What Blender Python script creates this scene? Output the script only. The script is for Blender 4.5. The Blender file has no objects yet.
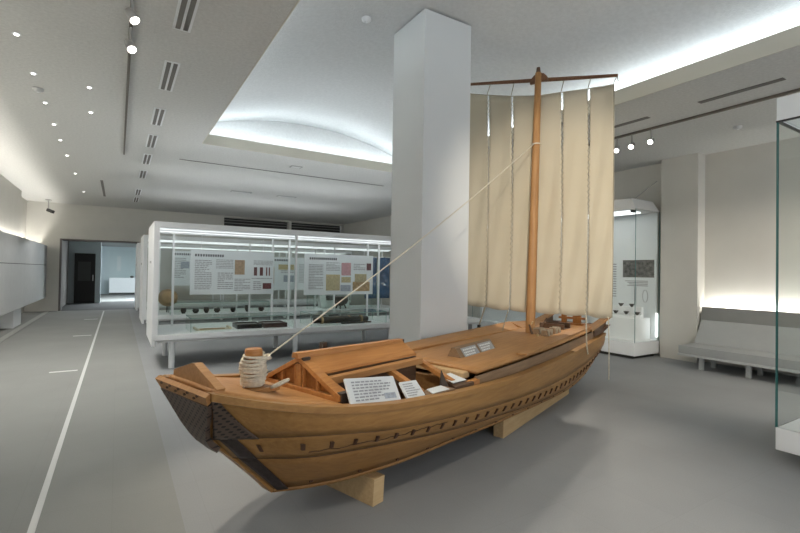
import bpy, math, random
from mathutils import Vector, Matrix, Euler
random.seed(7)
PI = math.pi
scene = bpy.context.scene
COL = scene.collection

# ------------------------------------------------------------------ helpers
class MB:
    def __init__(s):
        s.v, s.f, s.m, s.sm = [], [], [], []
    def add(s, verts, faces, mat=0, smooth=False):
        b = len(s.v)
        s.v += [tuple(p) for p in verts]
        for f in faces:
            s.f.append([i + b for i in f]); s.m.append(mat); s.sm.append(smooth)
        return s
    def box(s, x0, x1, y0, y1, z0, z1, M=None, mat=0):
        P = [Vector((x, y, z)) for z in (z0, z1) for y in (y0, y1) for x in (x0, x1)]
        if M is not None: P = [M @ p for p in P]
        return s.hexa(P, mat)
    def hexa(s, P, mat=0):          # order: x fastest, then y, then z
        return s.add(P, [(0,2,3,1),(4,5,7,6),(0,1,5,4),(2,6,7,3),(0,4,6,2),(1,3,7,5)], mat)
    def pane(s, x0, x1, y0, y1, z0, z1):   # thin glass sheet: slot 0 on the two large faces, slot 1 on the edges
        d = [x1-x0, y1-y0, z1-z0]; k = d.index(min(d))
        P = [Vector((x, y, z)) for z in (z0, z1) for y in (y0, y1) for x in (x0, x1)]
        F = {2:[(0,2,3,1),(4,5,7,6)], 1:[(0,1,5,4),(2,6,7,3)], 0:[(0,4,6,2),(1,3,7,5)]}
        for a in F:
            s.add(P, F[a], 0 if a == k else 1)
        return s
    def prism(s, poly, ext, mat=0):
        n = len(poly); e = Vector(ext)
        P = [Vector(p) for p in poly] + [Vector(p) + e for p in poly]
        F = [tuple(range(n))[::-1], tuple(range(n, 2*n))] + [(i, (i+1) % n, n+(i+1) % n, n+i) for i in range(n)]
        return s.add(P, F, mat)
    def tube(s, pts, r, n=8, closed=False, mat=0):
        pts = [Vector(p) for p in pts]; N = len(pts)
        R = r if isinstance(r, (list, tuple)) else [r]*N
        V = []; up = None
        for i, p in enumerate(pts):
            a = pts[(i-1) % N] if (closed or i > 0) else p
            b = pts[(i+1) % N] if (closed or i < N-1) else p
            t = (b-a).normalized()
            if up is None:
                up = t.orthogonal().normalized()
            u = (up - t*up.dot(t)).normalized(); up = u
            w = t.cross(u)
            for k in range(n):
                an = 2*PI*k/n
                V.append(p + (u*math.cos(an) + w*math.sin(an))*R[i])
        F = []
        for i in range(N if closed else N-1):
            j = (i+1) % N
            for k in range(n):
                F.append((i*n+k, i*n+(k+1) % n, j*n+(k+1) % n, j*n+k))
        s.add(V, F, mat, True)
        if not closed:
            s.add(V[:n], [tuple(range(n))[::-1]], mat); s.add(V[-n:], [tuple(range(n))], mat)
        return s
    def lathe(s, prof, c=(0,0,0), n=24, M=None, mat=0, smooth=True):
        V = []
        for r, z in prof:
            for k in range(n):
                a = 2*PI*k/n
                p = Vector((r*math.cos(a), r*math.sin(a), z))
                if M is not None: p = M @ p
                V.append(p + Vector(c))
        F = []
        for i in range(len(prof)-1):
            for k in range(n):
                F.append((i*n+k, i*n+(k+1) % n, (i+1)*n+(k+1) % n, (i+1)*n+k))
        s.add(V, F, mat, smooth)
        if prof[0][0] > 1e-5: s.add(V[:n], [tuple(range(n))[::-1]], mat)
        if prof[-1][0] > 1e-5: s.add(V[-n:], [tuple(range(n))], mat)
        return s
    def grid(s, rows, mat=0, smooth=True):
        n = len(rows[0]); V = [p for r in rows for p in r]
        F = [(i*n+k, i*n+k+1, (i+1)*n+k+1, (i+1)*n+k) for i in range(len(rows)-1) for k in range(n-1)]
        return s.add(V, F, mat, smooth)
    def build(s, name, mat, parent=None, loc=None, bevel=0, solid=0, offset=0):
        me = bpy.data.meshes.new(name)
        me.from_pydata(s.v, [], s.f)
        mats = mat if isinstance(mat, (list, tuple)) else [mat]
        for m in mats: me.materials.append(m)
        me.polygons.foreach_set('material_index', s.m)
        me.polygons.foreach_set('use_smooth', s.sm)
        me.update()
        o = bpy.data.objects.new(name, me); COL.objects.link(o)
        if parent is not None: o.parent = parent
        if loc is not None: o.location = loc
        if solid:
            md = o.modifiers.new('thickness', 'SOLIDIFY'); md.thickness = solid; md.offset = offset
        if bevel:
            md = o.modifiers.new('edge', 'BEVEL'); md.width = bevel; md.segments = 2; md.limit_method = 'ANGLE'; md.angle_limit = 0.7
        return o

def thing(name, label, cat, loc=(0,0,0), rz=0, group=None):
    o = bpy.data.objects.new(name, None); COL.objects.link(o)
    o.empty_display_size = 0.1
    o.location = loc; o.rotation_euler = (0, 0, rz)
    return tag(o, label, cat, group)
def tag(o, label, cat, group=None):
    o['label'] = label; o['category'] = cat
    if group: o['group'] = group
    return o
def struct(o):
    o['kind'] = 'structure'; return o
def copy_thing(root, loc, label, group=None, rz=None):
    r = root.copy(); COL.objects.link(r); r.location = loc
    if rz is not None: r.rotation_euler = (0, 0, rz)
    r['label'] = label
    if group: r['group'] = group
    for ch in list(root.children):
        c = ch.copy(); COL.objects.link(c); c.parent = r
        for g in list(ch.children):
            d = g.copy(); COL.objects.link(d); d.parent = c
    return r

# ------------------------------------------------------------------ materials
def base(name):
    m = bpy.data.materials.new(name); m.use_nodes = True
    nt = m.node_tree; return m, nt, nt.nodes['Principled BSDF']
def N(nt, t, **kw):
    n = nt.nodes.new(t)
    for k, v in kw.items(): setattr(n, k, v)
    return n
def pmat(name, c, rough=.6, var=.0, scale=8, bump=0, bscale=60, metal=0, spec=.4, stretch=(1,1,1)):
    m, nt, b = base(name)
    b.inputs['Base Color'].default_value = (*c, 1); b.inputs['Roughness'].default_value = rough
    b.inputs['Metallic'].default_value = metal; b.inputs['Specular IOR Level'].default_value = spec
    tc = N(nt, 'ShaderNodeTexCoord'); mp = N(nt, 'ShaderNodeMapping'); mp.inputs['Scale'].default_value = stretch
    nt.links.new(tc.outputs['Object'], mp.inputs['Vector'])
    if var:
        no = N(nt, 'ShaderNodeTexNoise'); no.inputs['Scale'].default_value = scale; no.inputs['Detail'].default_value = 5
        cr = N(nt, 'ShaderNodeValToRGB')
        cr.color_ramp.elements[0].position = .3; cr.color_ramp.elements[1].position = .7
        cr.color_ramp.elements[0].color = (*[x*(1-var) for x in c], 1); cr.color_ramp.elements[1].color = (*[min(1, x*(1+var)) for x in c], 1)
        nt.links.new(mp.outputs[0], no.inputs['Vector']); nt.links.new(no.outputs['Fac'], cr.inputs['Fac'])
        nt.links.new(cr.outputs['Color'], b.inputs['Base Color'])
    if bump:
        n2 = N(nt, 'ShaderNodeTexNoise'); n2.inputs['Scale'].default_value = bscale; n2.inputs['Detail'].default_value = 4
        bp = N(nt, 'ShaderNodeBump'); bp.inputs['Strength'].default_value = bump; bp.inputs['Distance'].default_value = .01
        nt.links.new(mp.outputs[0], n2.inputs['Vector']); nt.links.new(n2.outputs['Fac'], bp.inputs['Height']); nt.links.new(bp.outputs[0], b.inputs['Normal'])
    return m
def wood(name, c0, c1, rough=.45, st=(1.2, 14, 14), sc=3.2, spec=.35):
    m, nt, b = base(name)
    tc = N(nt, 'ShaderNodeTexCoord'); mp = N(nt, 'ShaderNodeMapping'); mp.inputs['Scale'].default_value = st
    nt.links.new(tc.outputs['Object'], mp.inputs['Vector'])
    no = N(nt, 'ShaderNodeTexNoise'); no.inputs['Scale'].default_value = sc; no.inputs['Detail'].default_value = 6; no.inputs['Distortion'].default_value = .6
    cr = N(nt, 'ShaderNodeValToRGB'); e = cr.color_ramp.elements
    e[0].position = .28; e[1].position = .72; e[0].color = (*c0, 1); e[1].color = (*c1, 1)
    nt.links.new(mp.outputs[0], no.inputs['Vector']); nt.links.new(no.outputs['Fac'], cr.inputs['Fac'])
    # broad patches of deeper tone
    n2 = N(nt, 'ShaderNodeTexNoise'); n2.inputs['Scale'].default_value = 1.7; n2.inputs['Detail'].default_value = 3
    nt.links.new(tc.outputs['Object'], n2.inputs['Vector'])
    mx = N(nt, 'ShaderNodeMix', data_type='RGBA', blend_type='MULTIPLY'); mx.inputs['Factor'].default_value = .45
    c2 = N(nt, 'ShaderNodeValToRGB'); c2.color_ramp.elements[0].position = .35; c2.color_ramp.elements[1].position = .65
    c2.color_ramp.elements[0].color = (.72, .66, .6, 1); c2.color_ramp.elements[1].color = (1, 1, 1, 1)
    nt.links.new(n2.outputs['Fac'], c2.inputs['Fac'])
    nt.links.new(cr.outputs['Color'], mx.inputs['A']); nt.links.new(c2.outputs['Color'], mx.inputs['B'])
    nt.links.new(mx.outputs['Result'], b.inputs['Base Color'])
    b.inputs['Roughness'].default_value = rough; b.inputs['Specular IOR Level'].default_value = spec
    bp = N(nt, 'ShaderNodeBump'); bp.inputs['Strength'].default_value = .12; bp.inputs['Distance'].default_value = .004
    nt.links.new(no.outputs['Fac'], bp.inputs['Height']); nt.links.new(bp.outputs[0], b.inputs['Normal'])
    return m
def emit(name, c, s):
    m = bpy.data.materials.new(name); m.use_nodes = True; nt = m.node_tree; nt.nodes.clear()
    e = N(nt, 'ShaderNodeEmission'); e.inputs[0].default_value = (*c, 1); e.inputs[1].default_value = s
    o = N(nt, 'ShaderNodeOutputMaterial'); nt.links.new(e.outputs[0], o.inputs[0]); return m
def glass(name, tint, refl=.9):
    m = bpy.data.materials.new(name); m.use_nodes = True; nt = m.node_tree; nt.nodes.clear()
    t = N(nt, 'ShaderNodeBsdfTransparent'); t.inputs[0].default_value = (*tint, 1)
    g = N(nt, 'ShaderNodeBsdfGlossy'); g.inputs['Roughness'].default_value = .02; g.inputs[0].default_value = (refl, refl, refl, 1)
    f = N(nt, 'ShaderNodeFresnel'); f.inputs[0].default_value = 1.35
    mx = N(nt, 'ShaderNodeMixShader'); o = N(nt, 'ShaderNodeOutputMaterial')
    ge = N(nt, 'ShaderNodeNewGeometry'); ma = N(nt, 'ShaderNodeMath', operation='SUBTRACT'); ma.inputs[0].default_value = 1; nt.links.new(ge.outputs['Backfacing'], ma.inputs[1])
    mu = N(nt, 'ShaderNodeMath', operation='MULTIPLY'); nt.links.new(f.outputs[0], mu.inputs[0]); nt.links.new(ma.outputs[0], mu.inputs[1])
    nt.links.new(mu.outputs[0], mx.inputs[0]); nt.links.new(t.outputs[0], mx.inputs[1]); nt.links.new(g.outputs[0], mx.inputs[2]); nt.links.new(mx.outputs[0], o.inputs[0])
    return m

M = {}
M['wall'] = pmat('painted wall', (.60,.59,.55), .8, .02, 3, .05, 90)
M['wall_cool'] = pmat('white column paint', (.61,.63,.635), .7, .015, 2, .03, 90)
M['ceiling'] = pmat('fissured ceiling board', (.60,.605,.59), .9, .07, 30, .35, 70)
M['lip'] = pmat('cream recess edge', (.62,.60,.52), .8)
M['vault'] = pmat('sprayed plaster vault', (.60,.61,.61), .9, .05, 22, .5, 60)
M['trimgrey'] = pmat('grey trim', (.35,.35,.34), .6)
M['ventgrey'] = pmat('vent slot grey', (.17,.165,.155), .8)
M['track'] = pmat('brown grey track', (.15,.135,.115), .6)
M['slot'] = pmat('dark slot', (.055,.055,.052), .8)
M['white'] = pmat('white lacquer', (.78,.80,.81), .35, .01, 3)
M['greypanel'] = pmat('grey laminate panel', (.62,.63,.63), .6, .03, 4)
M['bench'] = pmat('grey bench vinyl', (.37,.385,.385), .55, .03, 5, .05, 120)
M['benchdark'] = pmat('darker grey vinyl', (.235,.24,.235), .6, .03, 5)
M['benchlight'] = pmat('light bench rail', (.52,.54,.54), .5)
M['metal'] = pmat('brushed steel', (.55,.55,.55), .35, metal=.9)
M['blackmetal'] = pmat('black enamel', (.03,.03,.03), .5)
M['greyenamel'] = pmat('grey enamel lamp', (.36,.36,.35), .4)
M['glass'] = glass('clear glass', (.98,.99,.985))
M['glassedge'] = pmat('teal glass edge', (.04,.15,.145), .2, spec=.6)
M['coverglass'] = glass('green tinged glass', (.97,.99,.98))
M['coveredge'] = pmat('pale green glass edge', (.22,.42,.37), .2, spec=.6)
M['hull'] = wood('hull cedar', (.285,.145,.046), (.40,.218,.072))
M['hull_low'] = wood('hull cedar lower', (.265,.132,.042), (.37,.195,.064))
M['deck'] = wood('deck cedar', (.36,.175,.062), (.48,.255,.095), .5)
M['cabin'] = wood('orange cabin wood', (.40,.17,.050), (.53,.25,.080), .4)
M['cabin_panel'] = wood('shaded cabin panel wood', (.31,.125,.036), (.42,.19,.058), .45)  # cabin wood with the frames' shade painted in as a darker tone
M['oldwood'] = wood('grey brown wood', (.20,.125,.070), (.285,.185,.105), .55)
M['darkwood'] = wood('dark brown wood', (.085,.047,.028), (.13,.075,.042), .5)
M['pale'] = wood('pale pine', (.47,.325,.165), (.57,.41,.225), .55)
M['mast'] = wood('mast wood', (.33,.165,.060), (.44,.235,.09), .5, (14,14,1.0))
M['yard'] = wood('dark yard wood', (.14,.065,.035), (.2,.10,.05), .5)
M['endgrain'] = pmat('dark end grain', (.05,.038,.03), .7, .2, 30)
M['plug'] = pmat('dark plug', (.085,.040,.022), .6)
M['seam'] = pmat('dark seam', (.06,.032,.018), .7)
M['rope'] = pmat('white cotton rope', (.62,.575,.47), .9, .15, 60, .4, 200)
M['cord'] = pmat('grey cord', (.33,.29,.22), .9)
M['paper'] = pmat('white card', (.66,.69,.70), .6)
M['board'] = pmat('pale blue white board', (.70,.745,.765), .5, .015, 3)
M['ink'] = pmat('grey print', (.30,.31,.33), .7)
M['inkdark'] = pmat('dark heading print', (.075,.08,.09), .7)
M['plate'] = pmat('bluish grey label plate', (.30,.31,.31), .45)
M['tan'] = pmat('tan picture', (.36,.25,.15), .6, .25, 30)
M['map'] = pmat('yellow map picture', (.47,.40,.22), .6, .22, 25)
M['pink'] = pmat('pink picture', (.50,.28,.30), .6, .3, 40)
M['ochre'] = pmat('ochre picture', (.40,.27,.11), .6, .4, 18)
M['maroon'] = pmat('maroon picture', (.12,.035,.035), .6, .2, 30)
M['bluegrey'] = pmat('blue grey picture', (.33,.37,.43), .6, .2, 30)
M['photo'] = pmat('dark photograph', (.13,.13,.125), .5, .6, 14)
M['blue'] = pmat('indigo dyed cloth', (.035,.10,.22), .8, .75, 40)
M['blacklac'] = pmat('black lacquer', (.025,.022,.02), .3, .2, 20)
M['brownlac'] = pmat('dark red brown lacquer', (.07,.035,.026), .35, .2, 20)
M['cream'] = pmat('cream paper', (.62,.56,.43), .8, .1, 20)
M['straw'] = pmat('tan straw', (.42,.30,.17), .8, .2, 25)
M['pottery'] = pmat('dark pottery', (.06,.055,.05), .5, .2, 20)
M['tape'] = pmat('white floor line', (.60,.61,.60), .7)
M['pale_strip'] = pmat('pale floor strip', (.36,.36,.345), .8)
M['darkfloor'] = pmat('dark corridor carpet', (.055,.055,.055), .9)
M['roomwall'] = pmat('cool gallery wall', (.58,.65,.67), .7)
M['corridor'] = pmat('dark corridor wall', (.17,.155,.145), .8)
M['door'] = pmat('black door', (.016,.015,.014), .55)
M['doorpanel'] = pmat('dark door panel', (.05,.052,.05), .5)
M['cove'] = emit('cove lamp', (.86,.95,1.0), 11.5)
M['slotlamp'] = emit('wall slot lamp', (1.0,.95,.87), 55)
M['slotlow'] = emit('under panel lamp', (1.0,.96,.88), 2.5)
M['benchlamp'] = emit('bench slot lamp', (1.0,.965,.90), 50)
M['caselamp'] = emit('case lamp', (.95,.98,1.0), 1.0)
M['caseup'] = emit('case top lamp', (.95,.98,1.0), 8)
M['tubelow'] = emit('small tube lamp', (.97,1.0,.98), 3)
M['vitlamp'] = emit('vitrine lamp', (.95,.98,1.0), 1.3)
M['lens'] = emit('lamp lens', (1.0,.93,.85), 9)
M['downlens'] = emit('downlight lens', (1.0,.97,.92), 6)
M['room_fill'] = emit('far room fill light', (.88,.96,1.0), 75)

# sail cloth: woven canvas, slightly see-through
m, nt, b = base('sail canvas'); M['sail'] = m
b.inputs['Roughness'].default_value = .9; b.inputs['Specular IOR Level'].default_value = .1
tc = N(nt, 'ShaderNodeTexCoord'); no = N(nt, 'ShaderNodeTexNoise'); no.inputs['Scale'].default_value = 3; no.inputs['Detail'].default_value = 5
cr = N(nt, 'ShaderNodeValToRGB'); cr.color_ramp.elements[0].color = (.59,.535,.415,1); cr.color_ramp.elements[1].color = (.66,.605,.485,1)
nt.links.new(tc.outputs['Object'], no.inputs['Vector']); nt.links.new(no.outputs['Fac'], cr.inputs['Fac']); nt.links.new(cr.outputs['Color'], b.inputs['Base Color'])
tr = N(nt, 'ShaderNodeBsdfTranslucent'); tr.inputs[0].default_value = (.62,.56,.43,1)
mx = N(nt, 'ShaderNodeMixShader'); mx.inputs[0].default_value = .25
out = nt.nodes['Material Output']
nt.links.new(b.outputs[0], mx.inputs[1]); nt.links.new(tr.outputs[0], mx.inputs[2]); nt.links.new(mx.outputs[0], out.inputs[0])

# copper sheathing: dark plates with a lattice of small nail heads
def lattice(name, ax, k=125, kz=175):
    m, nt, b = base(name)
    tc = N(nt, 'ShaderNodeTexCoord'); sx = N(nt, 'ShaderNodeSeparateXYZ'); nt.links.new(tc.outputs['Object'], sx.inputs[0])
    def sine(sock, k=k):
        mu = N(nt, 'ShaderNodeMath', operation='MULTIPLY'); mu.inputs[1].default_value = k; nt.links.new(sock, mu.inputs[0])
        si = N(nt, 'ShaderNodeMath', operation='SINE'); nt.links.new(mu.outputs[0], si.inputs[0]); return si.outputs[0]
    a, c = sine(sx.outputs[ax]), sine(sx.outputs['Z'], kz)
    p = N(nt, 'ShaderNodeMath', operation='MULTIPLY'); nt.links.new(a, p.inputs[0]); nt.links.new(c, p.inputs[1])
    cr = N(nt, 'ShaderNodeValToRGB'); cr.color_ramp.elements[0].position = .25; cr.color_ramp.elements[1].position = .55
    cr.color_ramp.elements[0].color = (.115,.078,.058,1); cr.color_ramp.elements[1].color = (.014,.010,.009,1)
    nt.links.new(p.outputs[0], cr.inputs['Fac']); nt.links.new(cr.outputs['Color'], b.inputs['Base Color'])
    b.inputs['Roughness'].default_value = .5; b.inputs['Metallic'].default_value = .2
    return m
M['lat_front'] = lattice('nailed copper plate', 'Y'); M['lat_side'] = lattice('nailed copper side plate', 'X', 160)
M['copper'] = pmat('dark copper strip', (.042,.030,.026), .5, .3, 40, metal=.2)

# carpet: two lots of carpet tile that meet along a seam, fine tile grid
m, nt, b = base('museum carpet'); M['floor'] = m
b.inputs['Roughness'].default_value = .85; b.inputs['Specular IOR Level'].default_value = .15
tc = N(nt, 'ShaderNodeTexCoord'); sx = N(nt, 'ShaderNodeSeparateXYZ'); nt.links.new(tc.outputs['Object'], sx.inputs[0])
gt = N(nt, 'ShaderNodeMath', operation='GREATER_THAN'); gt.inputs[1].default_value = .36; nt.links.new(sx.outputs['X'], gt.inputs[0])
mx = N(nt, 'ShaderNodeMix', data_type='RGBA'); mx.inputs['A'].default_value = (.262,.268,.258,1); mx.inputs['B'].default_value = (.292,.302,.308,1)
nt.links.new(gt.outputs[0], mx.inputs['Factor'])
no = N(nt, 'ShaderNodeTexNoise'); no.inputs['Scale'].default_value = 140; no.inputs['Detail'].default_value = 3; nt.links.new(tc.outputs['Object'], no.inputs['Vector'])
n2 = N(nt, 'ShaderNodeTexNoise'); n2.inputs['Scale'].default_value = 1.1; n2.inputs['Detail'].default_value = 6; nt.links.new(tc.outputs['Object'], n2.inputs['Vector'])
ad = N(nt, 'ShaderNodeMath', operation='ADD'); nt.links.new(no.outputs['Fac'], ad.inputs[0]); nt.links.new(n2.outputs['Fac'], ad.inputs[1])
mr = N(nt, 'ShaderNodeMapRange'); mr.inputs['From Min'].default_value = .6; mr.inputs['From Max'].default_value = 1.4; mr.inputs['To Min'].default_value = .9; mr.inputs['To Max'].default_value = 1.08
nt.links.new(ad.outputs[0], mr.inputs['Value'])
vm = N(nt, 'ShaderNodeVectorMath', operation='SCALE'); nt.links.new(mx.outputs['Result'], vm.inputs[0]); nt.links.new(mr.outputs[0], vm.inputs['Scale'])
br = N(nt, 'ShaderNodeTexBrick'); br.offset = 0; br.inputs['Scale'].default_value = 2.0; br.inputs['Mortar Size'].default_value = .004; br.inputs['Brick Width'].default_value = 1; br.inputs['Row Height'].default_value = 1
br.inputs['Color1'].default_value = (1,1,1,1); br.inputs['Color2'].default_value = (.975,.975,.975,1); br.inputs['Mortar'].default_value = (.93,.93,.93,1)
nt.links.new(tc.outputs['Object'], br.inputs['Vector'])
m3 = N(nt, 'ShaderNodeMix', data_type='RGBA', blend_type='MULTIPLY'); m3.inputs['Factor'].default_value = 1
nt.links.new(vm.outputs[0], m3.inputs['A']); nt.links.new(br.outputs['Color'], m3.inputs['B']); nt.links.new(m3.outputs['Result'], b.inputs['Base Color'])

# ------------------------------------------------------------------ camera
F = 454.0
cam = bpy.data.cameras.new('camera'); cam.sensor_width = 36; cam.lens = 36*F/800; cam.clip_start = .05; cam.clip_end = 200
co = bpy.data.objects.new('camera', cam); COL.objects.link(co)
R3 = Matrix.Rotation(-math.radians(31.85), 3, 'Z') @ Matrix.Rotation(PI/2 + math.radians(.77), 3, 'X') @ Matrix.Rotation(math.radians(.9), 3, 'Z')
co.matrix_world = Matrix.Translation((0, 0, 1.5)) @ R3.to_4x4()
scene.camera = co

# ------------------------------------------------------------------ room shell
H = 3.7
XL, XR, YF, YB = -2.62, 8.91, 19.4, -3.5
RX0, RX1, RY0, RY1 = 1.20, 5.40, -1.6, 8.55
LIP = .17
b_ = MB().box(XL-.2, XR+.2, YB, YF, -.1, 0); struct(b_.build('floor', M['floor']))
b_ = MB()
b_.box(XL-.2, RX0, YB, YF+.2, H, H+LIP); b_.box(RX1, XR+.2, YB, YF+.2, H, H+LIP)
b_.box(RX0, RX1, YB, RY0, H, H+LIP); b_.box(RX0, RX1, RY1, YF+.2, H, H+LIP)
ceil = struct(b_.build('ceiling', M['ceiling']))
# cream fascia round the recess
b_ = MB(); t = .012
b_.box(RX0-.001, RX0+t, RY0, RY1, H-.004, H+LIP+.012); b_.box(RX1-t, RX1+.001, RY0, RY1, H-.004, H+LIP+.012)
b_.box(RX0+t, RX1-t, RY1-t, RY1+.001, H-.004, H+LIP+.012); b_.box(RX0+t, RX1-t, RY0-.001, RY0+t, H-.004, H+LIP+.012)
struct(b_.build('trim_1', M['lip']))
# barrel vault with its end lunettes
VX0, VX1, VY0, VY1, VZ, PK = .78, 5.82, -2.0, 8.95, 3.98, 4.50
ch = (VX1-VX0)/2; sg = PK-VZ; RR = (ch*ch+sg*sg)/(2*sg); XC = (VX0+VX1)/2
def vz(x): return PK - RR + math.sqrt(RR*RR - (x-XC)**2)
rows = []; nx = 40
xs = [VX0 + (VX1-VX0)*i/nx for i in range(nx+1)]
b_ = MB()
b_.grid([[(x, y, vz(x)) for x in xs] for y in (VY0, 2, 5, VY1)])
struct(b_.build('ceiling_vault', M['vault'], solid=.06, offset=1))
b_ = MB()
for y0, y1 in ((VY1, VY1+.06), (VY0-.06, VY0)):
    b_.prism([(x, y0, vz(x)+.03) for x in xs] + [(VX1, y0, H+LIP), (VX0, y0, H+LIP)], (0, y1-y0, 0))
b_.box(VX0-.06, VX0, VY0, VY1, H+LIP, VZ+.05); b_.box(VX1, VX1+.06, VY0, VY1, H+LIP, VZ+.05)
struct(b_.build('ceiling_cove', M['vault']))
# walls
WZ = H
b_ = MB(); DX0, DX1, DZ = -1.68, .64, 2.49
b_.box(XL-.2, DX0, YF, YF+.25, 0, WZ); b_.box(DX1, 3.62, YF, YF+.25, 0, WZ); b_.box(DX0, DX1, YF, YF+.25, DZ, WZ)
b_.box(3.62, 8.86, YF, YF+.25, 0, 3.2); b_.box(8.86, XR+.2, YF, YF+.25, 0, WZ); b_.box(3.62, 8.86, YF, YF+.25, 3.64, WZ)
b_.box(6.30, 6.42, YF, YF+.25, 3.2, 3.64)
struct(b_.build('wall_far', M['wall']))
struct(MB().box(3.62, 8.86, YF+.26, YF+.3, 3.15, 3.68).build('window_1', M['slot']))
b_ = MB()
for z in (3.3, 3.42, 3.54): b_.box(3.62, 8.86, YF+.12, YF+.14, z, z+.02)
struct(b_.build('window_1_louvre', M['trimgrey']))
struct(MB().box(XL-.2, XL, YB, YF, 0, WZ).build('wall_left', M['wall']))
struct(MB().box(XL, -2.42, 13.9, 17.0, 0, WZ).build('wall_left_pier', M['wall']))
struct(MB().box(XR, XR+.2, -1.2, YF, 0, WZ).build('wall_right', M['wall']))
b_ = MB().box(8.66, XR, 4.02, 4.66, 0, WZ)
struct(b_.build('wall_right_pier', M['wall']))
# square column between boat and cases
CX0, CY0, CW = 2.87, 4.17, .68
struct(MB().box(CX0, CX0+CW, CY0, CY0+CW, 0, 4.475).build('column', M['wall_cool'], bevel=.008))
# door opening reveal and the rooms beyond
b_ = MB()
b_.box(DX0-.03, DX0+.03, YF-.015, YF+.6, 0, DZ); b_.box(DX1-.03, DX1+.03, YF-.015, YF+.6, 0, DZ); b_.box(DX0+.03, DX1-.03, YF-.015, YF+.6, DZ-.05, DZ)
struct(b_.build('door_1_frame', M['corridor']))
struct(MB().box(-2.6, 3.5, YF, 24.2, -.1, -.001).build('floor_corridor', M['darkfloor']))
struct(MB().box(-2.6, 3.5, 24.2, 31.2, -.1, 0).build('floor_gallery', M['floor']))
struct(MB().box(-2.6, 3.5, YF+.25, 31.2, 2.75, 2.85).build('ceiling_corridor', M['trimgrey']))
b_ = MB(); b_.box(-2.8, -2.6, YF+.25, 31.2, 0, 2.85); b_.box(-1.75, -.62, 23.3, 23.5, 0, 2.75)
struct(b_.build('wall_corridor_left', M['roomwall']))
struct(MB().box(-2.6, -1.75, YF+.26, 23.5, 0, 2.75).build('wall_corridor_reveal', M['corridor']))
struct(MB().box(3.5, 3.7, YF+.25, 31.2, 0, 2.85).build('wall_corridor_right', M['roomwall']))
struct(MB().box(-2.6, 3.5, 31.2, 31.4, 0, 2.85).build('wall_gallery', M['roomwall']))
dd = thing('cabinet_door', 'tall black cabinet door with dark grey upper panel in the room past the doorway', 'door', (-1.17, 23.28, 0))
MB().box(-.36, .36, -.16, 0, .02, 2.1).build('door_leaf', M['door'], dd, bevel=.01)
MB().box(-.24, .2, -.175, -.16, .95, 1.75).build('window_panel', M['doorpanel'], dd)
MB().box(.27, .3, -.19, -.16, .95, 1.2).build('handle', M['metal'], dd)
sh = thing('wall_case', 'long white wall case with dark wares in the far gallery past the doorway', 'showcase', (.9, 30.6, 0))
MB().box(-1.3, 1.9, -.5, .55, .12, .95).build('plinth', M['white'], sh)
MB().box(-1.3, 1.9, -.45, .55, 0, .12).build('toe_kick', M['slot'], sh)
MB().pane(-1.3, 1.9, -.5, -.485, .95, 2.5).build('glass_pane', [M['glass'], M['glassedge']], sh)
MB().box(-.95, -.75, .52, .55, 1.35, 2.2).build('poster', M['paper'], sh)
for i in range(7):
    x = .1+.24*i; hgt = .12+.05*(i % 3)
    j = MB().lathe([(.06,0),(.1,hgt*.5),(.07,hgt),(.05,hgt)], n=12).build('pottery_jar', M['pottery'], None, (.9+x-.3, 30.4, .95))
    tag(j, 'small dark jar standing on the white plinth of the far gallery', 'jar', 'jars in the far gallery')
MB().box(-1.2, .3, 24.0, 24.1, 2.72, 2.75)
fl = tag(MB().box(-.5, 3.2, 24.35, 24.75, 2.715, 2.75).build('gallery_fill_lamp', M['room_fill']), 'unseen long lamp added beyond the doorway to light the far gallery', 'lamp')  # added emitter, kept out of sight, that brightens the far gallery
f2 = thing('exit_lamp', 'small lit fitting under the dark ceiling just past the doorway', 'lamp', (-.65, 20.6, 2.75))
MB().box(-.14, .14, -.09, .09, -.06, 0).build('housing', M['greyenamel'], f2)
MB().box(-.12, .12, -.07, .07, -.075, -.06).build('diffuser', M['downlens'], f2)
# floor lines
tag(MB().box(-.405, -.368, -2, 18.9, 0, .003).build('floor_line', M['tape']), 'long thin white line along the carpet towards the doorway', 'line')
for i, (y, lb) in enumerate(((8.12, 'short white tape dash on the carpet, the one farthest from the doorway'), (12.2, 'short white tape dash on the carpet, the middle of the three dashes'), (16.0, 'short white tape dash on the carpet, the one closest to the doorway'))):
    tag(MB().box(-.8, -.47, y-.035, y+.035, 0, .003).build('tape_mark', M['tape']), lb, 'tape', 'white tape dashes on the carpet')
struct(MB().box(-2.05, -1.93, 3, YF, 0, .012).build('floor_strip', M['pale_strip']))  # thin strip a little paler than the carpet, along the panel foot
struct(MB().box(-2.3, -1.7, YF-.012, YF, 0, .06).build('baseboard_far', M['wall']))
# access hatch above the doorway
struct(MB().box(-1.5, -.95, YF-.012, YF, 2.78, 3.22).build('trim_3', M['wall']))

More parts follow.
